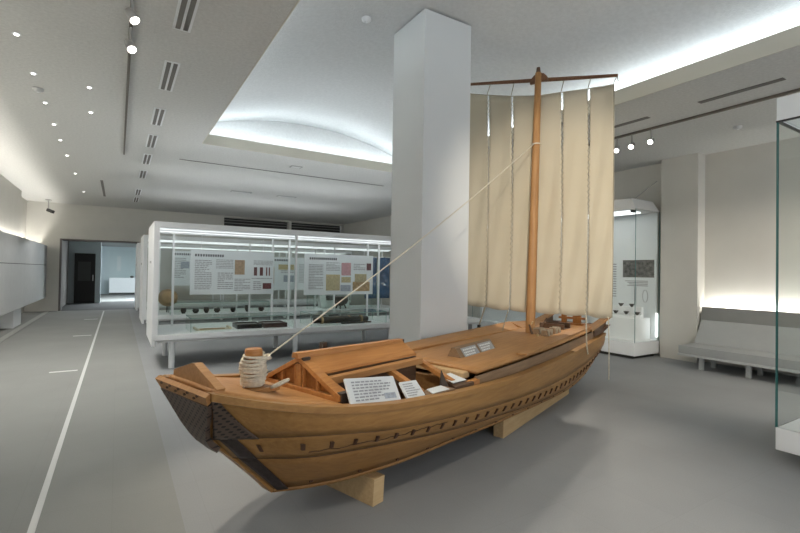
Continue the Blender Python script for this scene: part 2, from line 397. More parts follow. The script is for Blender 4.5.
# ------------------------------------------------------------------ ceiling fittings
def vent(y0, y1, label):
    o = thing('ceiling_vent', label, 'vent', (.45, (y0+y1)/2, H), 0, 'air vents in a line on the ceiling')
    L = (y1-y0)/2
    b_ = MB(); b_.box(-.075, .075, -L, L, -.008, -.002); o1 = b_.build('frame', M['white'], o)
    for s in (-1, 1): MB().box(s*.032-.02, s*.032+.02, -L+.03, L-.03, -.014, -.008).build('slot', M['ventgrey'], o)
    return o
vl = ['twin-slot ceiling vent beside the lamp track, first of the row from the camera', 'twin-slot ceiling vent, second of the row from the camera', 'twin-slot ceiling vent, third of the row from the camera',
      'twin-slot ceiling vent, fourth of the row from the camera', 'twin-slot ceiling vent, fifth of the row from the camera', 'twin-slot ceiling vent, third of the row from the far wall',
      'twin-slot ceiling vent, second of the row from the far wall', 'twin-slot ceiling vent, end of the row at the far wall']
for (y0, y1), lb in zip(((3.75,4.6),(5.35,6.25),(7.0,7.85),(8.45,9.35),(9.95,10.9),(11.65,12.65),(14.5,15.6),(16.2,17.3)), vl): vent(y0, y1, lb)
def slit(name, x0, x1, y0, y1, label, cat='slot', mat='ventgrey'):
    return tag(MB().box(x0, x1, y0, y1, H-.006, H-.001).build(name, M[mat]), label, cat)
slit('ceiling_slot', 1.0, 5.7, 10.0, 10.05, 'long thin dark slot across the ceiling beyond the lit recess')
slit('ceiling_slot', -.42, -.36, 13.6, 16.6, 'short dark slot in the ceiling near the doorway wall')
slit('ceiling_slot', 6.13, 6.22, 2.0, 2.86, 'short dark ceiling slot beside the glass tower, parallel to the lamp track')
slit('ceiling_slot', 6.13, 6.22, 3.5, 4.3, 'short dark ceiling slot close behind the sail, parallel to the lamp track')
for x, y, lb in ((2.9, 13.2, 'pale rectangular ceiling grille beyond the slot, above the long case'), (4.2, 13.2, 'pale rectangular ceiling grille beyond the slot, close to the column'), (3.15, 9.3, 'small pale ceiling grille between recess edge and long slot')):
    o = thing('ceiling_grille', lb, 'grille', (x, y, H)); s = .28 if y > 10 else .12
    MB().box(-s, s, -.09, .09, -.012, -.002).build('frame', M['trimgrey'], o); MB().box(-s+.03, s-.03, -.06, .06, -.016, -.012).build('slot', M['greypanel'], o)
dls = (((-.86,5.55),'small round ceiling downlight by the smoke detector, first of its line from the camera'),((-.86,6.57),'small round ceiling downlight just before the smoke detector'),((-.87,7.65),'small round ceiling downlight just past the smoke detector'),
       ((-.34,6.69),'small ceiling downlight, first of the pair between smoke detector and lamp track'),((-.37,7.75),'small ceiling downlight, second of the pair between smoke detector and lamp track'))
dls += (((-.88,8.73),'small round ceiling downlight, second past the smoke detector in its line'),((-.89,9.75),'small round ceiling downlight, third past the smoke detector in its line'),
       ((-.89,11.0),'small round ceiling downlight, fourth past the smoke detector in its line'),((-.89,13.0),'small round ceiling downlight, fifth past the smoke detector in its line'),((-.89,16.0),'small round ceiling downlight, last of its line towards the doorway wall'))
for (x, y), lb in dls:
    o = thing('downlight', lb, 'lamp', (x, y, H), 0, 'recessed ceiling downlights')
    MB().lathe([(.036,-.006),(.036,-.001)], n=16).build('ring', M['white'], o)
    MB().lathe([(.019,-.012),(.019,-.006)], n=16).build('lens', M['downlens'], o)
    L = bpy.data.lights.new('downlight', 'SPOT'); L.energy = 62; L.color = (1,.96,.9); L.spot_size = math.radians(110); L.spot_blend = .8; L.shadow_soft_size = .04
    lo = bpy.data.objects.new('downlight_beam', L); COL.objects.link(lo); lo.parent = o; lo.location = (0,0,-.03)
for (x, y, lb) in ((-.88, 7.1, 'flat white smoke detector between the ceiling downlights'), (2.36, 4.6, 'small round smoke detector on the vaulted ceiling'), (7.6, 3.0, 'small round detector on the ceiling above the grey bench')):
    z = vz(x) - .03 if VX0 < x < VX1 else H
    o = thing('smoke_detector', lb, 'detector', (x, y, z))
    MB().lathe([(.03,-.045),(.055,-.03),(.06,-.002)], n=18).build('body', M['greypanel'], o)
    MB().lathe([(.012,-.05),(.014,-.045)], n=10).build('lens', M['white'], o)
# lamp tracks
tag(MB().box(.042, .068, -1, 10.15, H-.03, H-.001).build('lamp_track', M['track']), 'long thin lamp track on the ceiling carrying two spotlights, above the walkway', 'track')
tag(MB().box(6.63, 6.67, -1, 4.95, H-.03, H-.001).build('lamp_track', M['track']), 'lamp track on the ceiling carrying three spotlights, between sail and bench', 'track')
def spot(loc, target, label, group, power, energy_col=(1,.9,.76), cone=60):
    o = thing('spotlight', label, 'spotlight', loc, 0, group)
    d = (Vector(target) - Vector(loc)).normalized()
    q = d.to_track_quat('-Z', 'Y').to_matrix().to_4x4()
    MB().tube([(0,0,-.001), (0,0,-.14)], .012).build('stem', M['greyenamel'], o)
    Mt = Matrix.Translation((0, 0, -.17)) @ q
    MB().lathe([(.014,.07),(.036,.05),(.04,-.045),(.038,-.045)], n=18, M=Mt).build('lamp_body', M['greyenamel'], o)
    MB().lathe([(.033,-.052),(.035,-.046)], n=18, M=Mt).build('lens', M['lens'], o)
    L = bpy.data.lights.new('spot', 'SPOT'); L.energy = power; L.color = energy_col; L.spot_size = math.radians(cone); L.spot_blend = .7; L.shadow_soft_size = .06
    lo = bpy.data.objects.new('spot_beam', L); COL.objects.link(lo); lo.parent = o
    lo.matrix_local = Matrix.Translation(Vector((0,0,-.17)) + d*.085) @ q
    return o
spot((.055,4.17,H-.03), (1.6,2.9,.6), 'ceiling spotlight on the walkway track, closer to the camera of the two in view', 'spotlights on the walkway track', 150)
spot((.055,4.75,H-.03), (1.0,2.7,.6), 'ceiling spotlight on the walkway track, the one deepest into the hall', 'spotlights on the walkway track', 110)
spot((.055,-.6,H-.03), (4.5,3.7,2.4), 'unseen spotlight added on the walkway track behind the camera to light the sail', 'spotlights on the walkway track', 820, cone=30)  # lamp added out of view to light the front of the sail
spot((6.65,4.27,H-.03), (3.4,3.4,.6), 'spotlight on the short track, closest to the sail', 'spotlights on the track by the bench', 130)
spot((6.65,4.03,H-.03), (2.4,3.0,.6), 'spotlight on the short track, middle of three', 'spotlights on the track by the bench', 130)
spot((6.65,3.73,H-.03), (1.2,2.9,.6), 'spotlight on the short track, last of three from the sail', 'spotlights on the track by the bench', 130)
spot((.055,.3,H-.03), (3.6,1.5,0), 'unseen spotlight added on the walkway track just above the camera to brighten the carpet', 'spotlights on the walkway track', 130, cone=85)  # extra fill for the carpet, added outside the view
spot((6.65,1.1,H-.03), (8.0,3.2,.3), 'unseen spotlight added on the short track above the glass tower to brighten the bench', 'spotlights on the track by the bench', 150, cone=95)  # out-of-view lamp put in to brighten bench and nearby floor
# security camera
o = thing('security_camera', 'small black security camera hanging from the ceiling before the doorway wall', 'camera', (-1.96, 18.6, H))
MB().lathe([(.09,-.03),(.09,-.001)], n=16).build('mount', M['greyenamel'], o)
MB().tube([(0,0,-.03),(0,0,-.28)], .02).build('stem', M['greyenamel'], o)
MB().box(-.045,.045,-.14,.1,-.05,.05, Matrix.Translation((.04,0,-.36)) @ Euler((.35,0,.9)).to_matrix().to_4x4()).build('housing', M['blackmetal'], o, bevel=.015)
# cove lamps on the ledge (hidden by the lip)
def lampbox(x0,x1,y0,y1,z0,z1,mat,label,name='cove_lamp'):
    return tag(MB().box(x0,x1,y0,y1,z0,z1).build(name, M[mat]), label, 'lamp')
zc = H+LIP
lampbox(.92,.98,-1.3,8.2,zc+.001,zc+.035,'cove','cove lamp strip on the recess ledge beside the walkway')
lampbox(5.62,5.68,-1.3,8.2,zc+.001,zc+.035,'cove','cove lamp strip on the recess ledge above the sail side')
lampbox(1.15,5.45,8.74,8.80,zc+.001,zc+.035,'cove','cove lamp strip under the arched end of the recess')
lampbox(1.15,5.45,-1.86,-1.80,zc+.001,zc+.035,'cove','cove lamp strip at the recess end above the camera')

# ------------------------------------------------------------------ panelled display wall along the walkway
o = thing('wall_cabinet', 'long grey panelled wall cabinet on white blocks beside the walkway', 'cabinet', (-2.05, 10, 0))
MB().box(-.22, 0, -13, 9.35, .47, 1.565).build('lower_panel', M['greypanel'], o)
MB().box(-.22, 0, -13, 9.35, 1.58, 2.23).build('upper_panel', M['greypanel'], o)
MB().box(-.21, -.02, -13, 9.35, 1.565, 1.58).build('joint_strip', M['slot'], o)
for y in (-11.8, -6.5, -1.2, 4.3): MB().box(-.5, -.08, y, y+1.05, 0, .47).build('foot', M['white'], o)
MB().box(-.31, -.27, -10, 9.2, 2.06, 2.10).build('lamp_strip', M['slotlamp'], o)
MB().box(-.57, -.53, -10, 9.2, .30, .34).build('lamp_strip_lower', M['slotlow'], o)
MB().box(-.33, -.22, -10, 9.2, 2.03, 2.058).build('lamp_tray', M['greypanel'], o)

# ------------------------------------------------------------------ long glass cases
random.seed(3)
def print_lines(mb, x0, x1, z0, z1, y, rows, mat=0, fill=.9, h=.45):
    dz = (z1-z0)/rows
    for i in range(rows):
        x = x0; zt = z1 - i*dz; xe = x1 if random.random() < .75 else x0+(x1-x0)*random.uniform(.4,.9)
        while x < xe:
            w = random.uniform(.02,.07)
            mb.box(x, min(x+w, xe), y-.0015, y, zt-dz*h, zt, mat=mat); x += w+random.uniform(.006,.014)
def long_case(X0, X1, Y0, Y1, name, label, leg0=.26):
    o = thing('display_case', label, 'showcase', (X0, Y0, 0)); W, D = X1-X0, Y1-Y0
    MB().box(0, W, 0, D, .44, .52).build('table_slab', M['white'], o, bevel=.006)
    MB().box(.06, W-.06, .06, D-.06, .40, .44).build('slab_rail', M['greypanel'], o)
    x = leg0
    while x < W:
        for y in (.14, D-.14): MB().lathe([(.042,0),(.042,.40)], (x, y, 0), 14).build('leg', M['white'], o)
        x += 1.93
    MB().box(-.02, .02, -.0, D, .36, 2.2).build('end_panel', M['white'], o, bevel=.004)
    MB().lathe([(.018,0),(.018,.02)], (-.02, .5, 1.6), 10, Matrix.Rotation(-PI/2, 3, 'Y')).build('lock', M['metal'], o)
    ft = MB(); ft.box(.02, W, 0, .045, 2.12, 2.2); ft.build('top_rail', M['white'], o)
    MB().box(.02, W, D-.045, D, 2.12, 2.2).build('top_rail', M['white'], o)
    MB().box(.02, W, .42, .47, 2.13, 2.2).build('lamp_rail', M['white'], o)
    MB().box(.02, W, D-.47, D-.42, 2.13, 2.2).build('lamp_rail', M['white'], o)
    for y in (.41, D-.48):
        MB().box(.05, W-.05, y, y+.07, 2.12, 2.13).build('lamp_tube', M['caselamp'], o)
        MB().box(.05, W-.05, y, y+.07, 2.2, 2.212).build('lamp_tube', M['caseup'], o)
    x = 0; k = 0; P = [0.02, 2.12, 4.24, W-.03]
    for x in P:
        MB().box(x, x+.035, .004, .04, .52, 2.12).build('post', M['white'], o)
        MB().box(x, x+.035, D-.04, D-.004, .52, 2.12).build('post', M['white'], o)
    for q in (.36, 2.42, 4.45): MB().box(q-.018, q+.018, D-.2, D-.165, .52, 2.12).build('inner_post', M['white'], o)
    for a, c in zip(P[:-1], P[1:]):
        MB().pane(a+.036, c-.001, .015, .022, .52, 2.12).build('glass_pane', [M['glass'], M['coveredge']], o)
    MB().pane(P[0]+.036, P[-1], D-.022, D-.015, .52, 2.12).build('glass_pane', [M['glass'], M['coveredge']], o)
    return o
long_case(.46, 6.86, 7.55, 8.98, 'front', 'long glass case on white legs behind the boat and column, with two text boards')
long_case(.46, 6.86, 10.75, 12.1, 'mid', 'second long glass case, directly behind the case with two text boards')
long_case(.46, 6.86, 14.2, 15.5, 'back', 'third long glass case, nearest the doorway wall')

def text_board(X0, X1, Y, Z0, Z1, label, pics, texts, head, wires=(2.1,)):
    o = thing('text_board', label, 'board', (X0, Y, Z0)); W, Hh = X1-X0, Z1-Z0
    MB().box(0, W, 0, .012, 0, Hh).build('board_sheet', M['board'], o)
    t_ = MB()
    for (a, c, e, f, n) in texts: print_lines(t_, a*W, c*W, e*Hh, f*Hh, 0, n)
    t_.build('lettering', M['ink'], o)
    h_ = MB(); a, c, e, f = head
    x = a*W
    while x < c*W:
        w = (f-e)*Hh*.8
        h_.box(x, x+w*.8, -.0015, 0, e*Hh, f*Hh); x += w*1.15 if x > a*W+.14 else w*1.25
    h_.build('heading_lettering', M['inkdark'], o)
    for (a, c, e, f, mt) in pics:
        MB().box(a*W, c*W, -.002, 0, e*Hh, f*Hh).build('picture', M[mt], o)
    for fx in (.12, .86):
        MB().tube([(fx*W, .006, Hh), (fx*W, .006, 2.1-Z0)], .005, 6).build('hanging_rod', M['white'], o)
    return o
text_board(1.04, 2.46, 8.4, 1.07, 1.83, 'pale hanging text board with tan picture and four dark red bars',
    [(.51,.63,.46,.80,'tan'),(.745,.785,.44,.64,'maroon'),(.82,.86,.44,.64,'maroon'),(.90,.915,.44,.64,'maroon'),(.935,.95,.44,.64,'maroon'),(.86,.97,.12,.26,'maroon')],
    [(.05,.24,.10,.78,17),(.29,.49,.58,.80,6),(.31,.49,.10,.50,9),(.51,.70,.06,.36,8),(.74,.99,.68,.80,4),(.74,.84,.08,.30,5),(.72,.98,.34,.38,1)], (.05,.37,.86,.915))
text_board(3.05, 4.55, 8.4, 1.04, 1.84, 'pale hanging text board with yellow maps and pink picture beside the column',
    [(.30,.50,.10,.50,'map'),(.52,.66,.48,.80,'pink'),(.52,.66,.30,.44,'map'),(.51,.66,.08,.24,'bluegrey'),(.72,.90,.30,.52,'map'),(.69,.95,.08,.32,'ochre'),(.90,.97,.62,.80,'maroon')],
    [(.06,.26,.12,.74,16),(.30,.50,.58,.80,6),(.70,.88,.60,.78,4)], (.07,.45,.86,.915))
text_board(1.05, 2.9, 11.62, 1.12, 1.92, 'hanging text board in the second case behind the tan picture board',
    [(.1,.2,.5,.7,'bluegrey')], [(.03,.16,.2,.8,12),(.3,.5,.2,.8,12),(.6,.9,.2,.8,12)], (.03,.3,.88,.94))
text_board(3.25, 4.62, 11.62, 1.0, 1.85, 'hanging text board in the second case seen between the two front boards',
    [(.2,.5,.62,.78,'map'),(.05,.12,.2,.7,'ochre'),(.3,.5,.25,.45,'bluegrey')], [(.6,.9,.2,.8,12),(.25,.5,.5,.6,2)], (.05,.4,.88,.94))
for X, lb in ((4.88, 'small upright black and white photo board beside the hanging maps board'),):
    o = thing('photo_board', lb, 'board', (X, 11.3, 1.3)); MB().box(-.16,.16,0,.02,-.02,.55).build('board_sheet', M['paper'], o); MB().box(-.14,.14,-.004,0,0,.4).build('picture', M['photo'], o)
    MB().tube([(0,.01,.55),(0,.01,.8)], .005, 6).build('hanging_rod', M['white'], o)
for X, lb in ((6.22, 'indigo patterned cloth hanging in the second case, beside the maps board'), (6.66, 'indigo patterned cloth hanging in the second case, next to the column')):
    o = thing('hanging_cloth', lb, 'cloth', (X, 11.6, .74)); 
    rows = [[(-.19+.38*i/6, .012*math.sin(i*1.7+z), z*.2) for i in range(7)] for z in range(7)]
    MB().grid(rows).build('cloth_panel', M['blue'], o, solid=.006); MB().tube([(-.21,0,1.2),(.21,0,1.2)], .012).build('hanging_bar', M['white'], o)

# glass covers and the exhibits under them
def cover(X0, X1, Y0, Y1, z, h, label):
    o = thing('glass_cover', label, 'cover', (X0, Y0, z)); W, D = X1-X0, Y1-Y0; t = .008; G = [M['coverglass'], M['coveredge']]
    MB().pane(0, W, 0, t, 0, h).build('glass_side', G, o); MB().pane(0, W, D-t, D, 0, h).build('glass_side', G, o)
    MB().pane(0, t, t, D-t, 0, h).build('glass_side', G, o); MB().pane(W-t, W, t, D-t, 0, h).build('glass_side', G, o)
    MB().pane(0, W, 0, D, h, h+t).build('glass_top', G, o)
    return o
SZ = .5205
cover(.98, 2.66, 7.72, 8.3, SZ, .21, 'low glass cover over the lacquer trays in the front case')
cover(2.95, 4.5, 7.72, 8.3, SZ, .21, 'low glass cover over the long dark bundle in the front case')
cover(4.9, 6.5, 7.72, 8.3, SZ, .21, 'low glass cover in the front case past the column')
def tray(x0, x1, y0, y1, z, mat, label):
    o = thing('lacquer_tray', label, 'tray', ((x0+x1)/2, (y0+y1)/2, z)); w, d = (x1-x0)/2, (y1-y0)/2
    MB().box(-w, w, -d, d, .002, .022).build('tray_base', M[mat], o)
    r = MB(); r.box(-w, w, -d, -d+.02, .022, .075); r.box(-w, w, d-.02, d, .022, .075); r.box(-w, -w+.02, -d+.02, d-.02, .022, .075); r.box(w-.02, w, -d+.02, d-.02, .022, .075)
    r.build('rim', M[mat], o, bevel=.004)
    MB().box(-w*.8, w*.8, -d*.75, d*.75, .022, .06).build('contents', M['photo' if mat == 'blacklac' else mat], o)
tray(1.70, 2.10, 7.8, 8.2, SZ, 'blacklac', 'black lacquer tray under the glass cover of the front case')
tray(2.14, 2.54, 7.8, 8.2, SZ, 'brownlac', 'dark red brown lacquer tray under the glass cover of the front case')
o = thing('hand_scroll', 'pale unrolled paper scroll under the glass cover beside the black tray', 'scroll', (1.34, 7.98, SZ))
MB().box(-.26,.26,-.12,.12,.001,.008).build('paper_sheet', M['cream'], o)
for x in (-.26, .26): MB().tube([(x,-.13,.022),(x,.13,.022)], .02).build('roller', M['cream'], o)
MB().tube([(-.2,-.06,.018),(.18,-.08,.018)], .008).build('cord', M['straw'], o)
o = thing('straw_bundle', 'long dark rolled bundle under the second glass cover of the front case', 'bundle', (3.66, 8.0, SZ))
MB().tube([(-.55,.02,.06),(-.3,0,.065),(0,-.02,.07),(.3,0,.062),(.58,.03,.055)], [.05,.062,.066,.06,.048], 10).build('roll', M['pottery'], o)
for x in (-.4,-.1,.15,.42): MB().tube([(x-.02,0,.065),(x+.02,0,.065)], .069, 12).build('binding', M['straw'], o)
o = thing('wooden_tool', 'flat dark wooden tool lying before the rolled bundle in the front case', 'tool', (3.85, 7.82, SZ))
MB().box(-.26,.2,-.03,.03,.001,.025).build('blade', M['blacklac'], o); MB().tube([(.2,0,.015),(.36,.0,.015)], .014).build('handle', M['darkwood'], o)
o = thing('iron_kettle', 'dark footed vessel on the second case, behind the rolled bundle', 'vessel', (5.05, 11.08, SZ))
MB().lathe([(.07,.08),(.17,.14),(.2,.22),(.16,.3),(.17,.32)], n=18).build('bowl', M['pottery'], o)
for k in range(3):
    a = 2.1*k; MB().tube([(.1*math.cos(a),.1*math.sin(a),.12),(.15*math.cos(a),.15*math.sin(a),0.002)], .02, 8).build('leg', M['pottery'], o)
# straw hat and box on the second case
o = thing('straw_hat', 'round tan straw hat propped up in the second case by the end panel', 'hat', (.96, 11.35, SZ))
MB().tube([(.0,.14,.0),(0,.08,.45)], .012).build('stand', M['blackmetal'], o)
MB().lathe([(.005,.09),(.1,.06),(.2,.0),(.195,.0)], (0,-.02,.34), 24, Matrix.Rotation(1.25,3,'X')).build('hat_body', M['straw'], o)
for i, (x, h, r, mt, lb) in enumerate(((1.25,.12,.06,'pottery','small dark bowl next to the straw hat in the second case'),(1.5,.10,.07,'pottery','dark low bowl to the column side of the straw hat in the second case'),(1.72,.13,.06,'blacklac','black lidded jar in the second case under its first board'),
     (1.95,.1,.07,'pottery','dark cup in the second case above the black tray'),(2.3,.11,.06,'blacklac','black cup in the second case above the brown tray'),(2.62,.15,.055,'pottery','tall dark flask in the second case'),(2.95,.1,.07,'brownlac','brown bowl in the second case near the inner post'))):
    o = thing('small_vessel', lb, 'vessel', (x, 11.05, SZ), 0, 'small vessels in the second case')
    MB().lathe([(r*.5,0.001),(r,h*.45),(r*.85,h),(r*.75,h)], n=14).build('body', M[mt], o)
    MB().lathe([(r*.55,0),(r*.55,.012)], n=14).build('foot_ring', M[mt], o)
o = thing('book_stand', 'open dark printed book on a white stand behind the maps board', 'book', (5.05, 11.5, SZ))
MB().hexa([(-.42,-.1,.0),(.42,-.1,0),(-.42,.15,0),(.42,.15,0),(-.42,.05,.42),(.42,.05,.42),(-.42,.1,.42),(.42,.1,.42)]).build('stand', M['white'], o)
MB().hexa([(-.25,-.04,.2),(.40,-.04,.2),(-.25,-.03,.2),(.40,-.03,.2),(-.25,.032,.4),(.40,.032,.4),(-.25,.042,.4),(.40,.042,.4)]).build('page', M['photo'], o)
cover(.98, 3.1, 10.9, 11.45, SZ, .24, 'low glass cover over the small vessels in the second case')
cover(4.2, 6.1, 10.83, 11.33, SZ, .36, 'glass cover over the footed dark vessel in the second case')

# ------------------------------------------------------------------ wall vitrine by the stern
o = thing('vitrine', 'tall corner glass vitrine with grey hood and white plinth beyond the boat stern', 'showcase', (7.9, 4.7, 0))
MB().box(.08, .76, .08, 4.3, 0, .06).build('toe_kick', M['slot'], o)
MB().box(0, .8, 0, 4.4, .06, .30).build('plinth', M['white'], o, bevel=.006)
MB().box(.28, .78, .16, 4.4, .30, .71).build('stage', M['white'], o)
MB().pane(0, .012, 0, 4.4, .30, 2.72).build('glass_front', [M['glass'], M['glassedge']], o)
MB().pane(.012, .8, 0, .012, .30, 2.72).build('glass_side', [M['glass'], M['glassedge']], o)
h_ = MB(); h_.hexa([(-.01,-.01,2.72),(.76,-.01,2.72),(-.01,4.4,2.72),(.76,4.4,2.72),(.05,.12,2.93),(.76,.12,2.93),(.05,4.4,2.93),(.76,4.4,2.93)]); h_.build('hood', M['greypanel'], o)
MB().box(.1, .5, .2, 4.2, 2.69, 2.72).build('lamp_strip', M['vitlamp'], o)
MB().box(.76, .79, .02, .05, .36, .80).build('lamp_tube', M['tubelow'], o)
MB().box(.80, .82, .05, 4.4, .30, 2.72).build('back_panel', M['board'], o)
MB().box(.1, .2, .12, .16, 2.68, 2.72).build('sensor', M['blackmetal'], o)
pb = thing('poster_board', 'pale poster with dark photograph and plan drawing inside the tall vitrine', 'poster', (8.66, 4.95, .8))
MB().box(0, .02, -.2, 1.9, 0, 1.13).build('poster_sheet', M['board'], pb)
MB().box(-.003, 0, -.17, .46, .68, 1.02).build('photograph', M['photo'], pb)
t_ = MB()
for y0, n in ((.6, 14), (1.1, 14)):
    for i in range(n):
        z = .95 - i*.05; t_.box(-.002, 0, y0, y0+.33*random.uniform(.6,1), z-.02, z)
for i in range(4): t_.box(-.002, 0, -.05, .42*random.uniform(.6,1), .60-i*.03, .615-i*.03)
t_.build('lettering', M['ink'], pb)
pl_ = MB()
pl_.tube([(-.002,.18,.15),(-.002,.18,.5),(-.002,.21,.5),(-.002,.21,.15)], .005, 5, True)
pl_.tube([(-.002,-.0+.05*math.sin(a),.32+.12*math.cos(a)) for a in [k*PI/6 for k in range(12)]], .005, 5, True)
pl_.build('plan_drawing', M['ink'], pb)
sp_ = thing('specimen_shelf', 'white stand with rows of dark hanging specimens on the vitrine stage', 'stand', (8.4, 4.95, .71))
MB().box(-.15, .12, -.05, .55, 0, .05).build('shelf', M['white'], sp_); MB().box(.05, .12, -.05, .55, .05, .2).build('riser', M['white'], sp_)
for i in range(5):
    y = .0+.11*i
    z = .2 if i % 2 else .05
    MB().hexa([(-.02,y-.045,z+.07),(.02,y-.045,z+.07),(-.02,y+.045,z+.07),(.02,y+.045,z+.07),(-.01,y-.005,z+.135),(.01,y-.005,z+.135),(-.01,y+.005,z+.135),(.01,y+.005,z+.135)] if False else
              [(-.02,y-.005,z),(.02,y-.005,z),(-.02,y+.005,z),(.02,y+.005,z),(-.02,y-.05,z+.06),(.02,y-.05,z+.06),(-.02,y+.05,z+.06),(.02,y+.05,z+.06)]).build('specimen', M['pottery'], sp_)
tag(MB().tube([(8.1,4.85,2.93),(8.62,4.72,3.3)], .008, 6).build('stay_cable', M['trimgrey']), 'thin dark cable from the vitrine hood up to the wall', 'cable')

# ------------------------------------------------------------------ bench
o = thing('bench', 'long grey upholstered wall bench with sloped backrest and lit top edge', 'bench', (7.95, 3.98, 0))
BL = -5.2
MB().box(.0, .62, BL, 0, .24, .37).build('seat', [M['bench']], o, bevel=.008)
MB().box(-.012, .60, BL, .004, .205, .24).build('seat_rail', M['benchlight'], o)
MB().hexa([(.52,BL,.37),(.80,BL,.37),(.52,.0,.37),(.80,.0,.37),(.76,BL,.76),(.80,BL,.76),(.76,.0,.76),(.80,.0,.76)]).build('backrest', M['bench'], o, bevel=.006)
MB().hexa([(.758,BL,.757),(.80,BL,.757),(.758,.0,.757),(.80,.0,.757),(.78,BL,.985),(.81,BL,.985),(.78,.0,.985),(.81,.0,.985)]).build('headboard', M['benchdark'], o, bevel=.004)
for y in (-.3, -.95, -2.2, -3.4, -4.6):
    MB().box(.10, .15, y-.03, y+.03, 0, .205).build('leg', M['benchlight'], o)
    MB().box(.5, .55, y-.03, y+.03, 0, .205).build('leg', M['benchlight'], o)
MB().box(.812, .832, BL, -.08, .905, .935).build('lamp_strip', M['benchlamp'], o)
MB().box(.80, .955, BL, .0, .85, .90).build('lamp_tray', M['bench'], o)  # unseen tray added to keep lamp light from leaking under the bench
struct(MB().box(XR-.015, XR, -6, 4.0, 0, .08).build('baseboard_right', M['wall']))

# glass tower near the camera
o = thing('glass_tower', 'tall free-standing glass showcase with white base and bluish header, cut by the picture edge', 'showcase', (4.54, 1.52, 0))
W, D = 1.5, 1.3
MB().box(.3, W-.3, -D+.3, -.3, 0, .12).build('toe_kick', M['slot'], o)
MB().box(0, W, -D, 0, .12, .30).build('base', M['white'], o, bevel=.006)
G = [M['glass'], M['glassedge']]
MB().pane(.004, .012, -D+.01, -.004, .30, 2.78).build('glass_pane', G, o)
MB().pane(.013, W-.013, -.012, -.004, .30, 2.78).build('glass_pane', G, o)
MB().pane(W-.016, W-.004, -D+.01, -.004, .30, 2.78).build('glass_pane', G, o)
MB().pane(.017, W-.017, -D+.004, -D+.009, .30, 2.78).build('glass_pane', G, o)
MB().box(0, .012, -D, 0, 2.78, 2.97).build('header', M['white'], o)
r_ = MB(); r_.box(.012, W, -.012, 0, 2.78, 2.97); r_.box(W-.012, W, -D, -.012, 2.78, 2.97); r_.box(.012, W-.012, -D, -D+.012, 2.78, 2.97)
r_.build('header_return', M['white'], o)
MB().box(.02, W-.02, -D+.02, -.02, 2.79, 2.80).build('glass_top', M['glass'], o)
MB().box(-.004, .02, -D, .004, 2.772, 2.784).build('edge_trim', M['blackmetal'], o)
MB().box(.02, W, -.02, .004, 2.772, 2.784).build('edge_trim', M['blackmetal'], o)
MB().box(-.001, .006, -.006, .001, .30, 2.775).build('corner_strip', M['glassedge'], o)

# ------------------------------------------------------------------ the boat (local x = towards the stern, y = far side, z up)
BO = Vector((1.348, 2.914, 0)); BA = math.radians(18)
boat = thing('wooden_boat', 'honey-coloured wooden river boat with mast, cabin and dark plated bow', 'boat', BO, BA)
def spline(P, x):
    n = len(P)
    if x <= P[0][0]: return P[0][1:]
    for i in range(n-1):
        if x <= P[i+1][0] or i == n-2:
            x0, x1 = P[i][0], P[i+1][0]; h = x1-x0; u = min(1, max(0, (x-x0)/h))
            out = []
            for k in (1, 2):
                def sl(j):
                    if j == 0: return (P[1][k]-P[0][k])/(P[1][0]-P[0][0])
                    if j == n-1: return (P[-1][k]-P[-2][k])/(P[-1][0]-P[-2][0])
                    return (P[j+1][k]-P[j-1][k])/(P[j+1][0]-P[j-1][0])
                m0, m1 = sl(i)*h, sl(i+1)*h; y0, y1 = P[i][k], P[i+1][k]
                out.append((2*u**3-3*u*u+1)*y0 + (u**3-2*u*u+u)*m0 + (-2*u**3+3*u*u)*y1 + (u**3-u*u)*m1)
            return out
RAIL = [(-1.10,.275,.905),(-.98,.36,.872),(-.87,.425,.845),(-.75,.485,.818),(-.58,.54,.785),(-.39,.575,.757),(-.08,.605,.717),(.29,.63,.69),(.78,.645,.66),(1.46,.64,.635),(2.48,.60,.635),(3.36,.54,.645),(4.0,.485,.66),(4.66,.42,.685)]
S1 = [(-.985,.075,.625),(-.84,.25,.634),(-.70,.43,.648),(-.4,.53,.612),(-.05,.58,.566),(.6,.605,.505),(1.3,.605,.45),(2.15,.58,.41),(3.0,.535,.405),(3.9,.465,.44),(4.65,.395,.52)]
S2 = [(-.853,.05,.481),(-.62,.33,.488),(-.3,.42,.46),(.06,.48,.43),(.6,.515,.375),(1.2,.52,.325),(2.3,.51,.25),(3.1,.485,.25),(3.9,.415,.31),(4.60,.35,.42)]
CH = [(-.585,.05,.207),(-.42,.14,.200),(-.2,.235,.2),(.25,.33,.2),(.8,.375,.2),(1.5,.43,.2),(2.4,.465,.2),(3.1,.465,.2),(3.7,.42,.225),(4.2,.36,.285),(4.52,.31,.37)]
def cv(C, u):
    s0, s1 = C[0][0], C[-1][0]
    s = s0 + (s1-s0)*(u**1.35)
    t, z = spline(C, s); return Vector((s, t, z))
def mir(p, side): return Vector((p.x, -p.y if side > 0 else p.y, p.z))   # side +1 = near side (local -y)
NU = 72
US = [i/NU for i in range(NU+1)]
def strake(C0, C1, side, mat, name, lap=0.0, u0=0, u1=1, v0=0, v1=1, off=0, nv=4, bulge=.0, th=.018, outset=True):
    rows = []
    for i in range(NU+1):
        u = u0 + (u1-u0)*i/NU
        a, c = cv(C0, u), cv(C1, u)
        row = []
        for k in range(nv+1):
            v = v0 + (v1-v0)*k/nv
            p = a.lerp(c, v)
            p = p + Vector((0, off + bulge*math.sin(PI*v) + lap*v, -lap*.8*v))
            row.append(mir(p, side))
        rows.append(row)
    b = MB(); b.grid(rows)
    if side < 0: b.f = [f[::-1] for f in b.f]
    # outer skin sits on the curve, thickness goes inwards
    return b.build(name, mat, boat, solid=th, offset=-1 if True else 0)
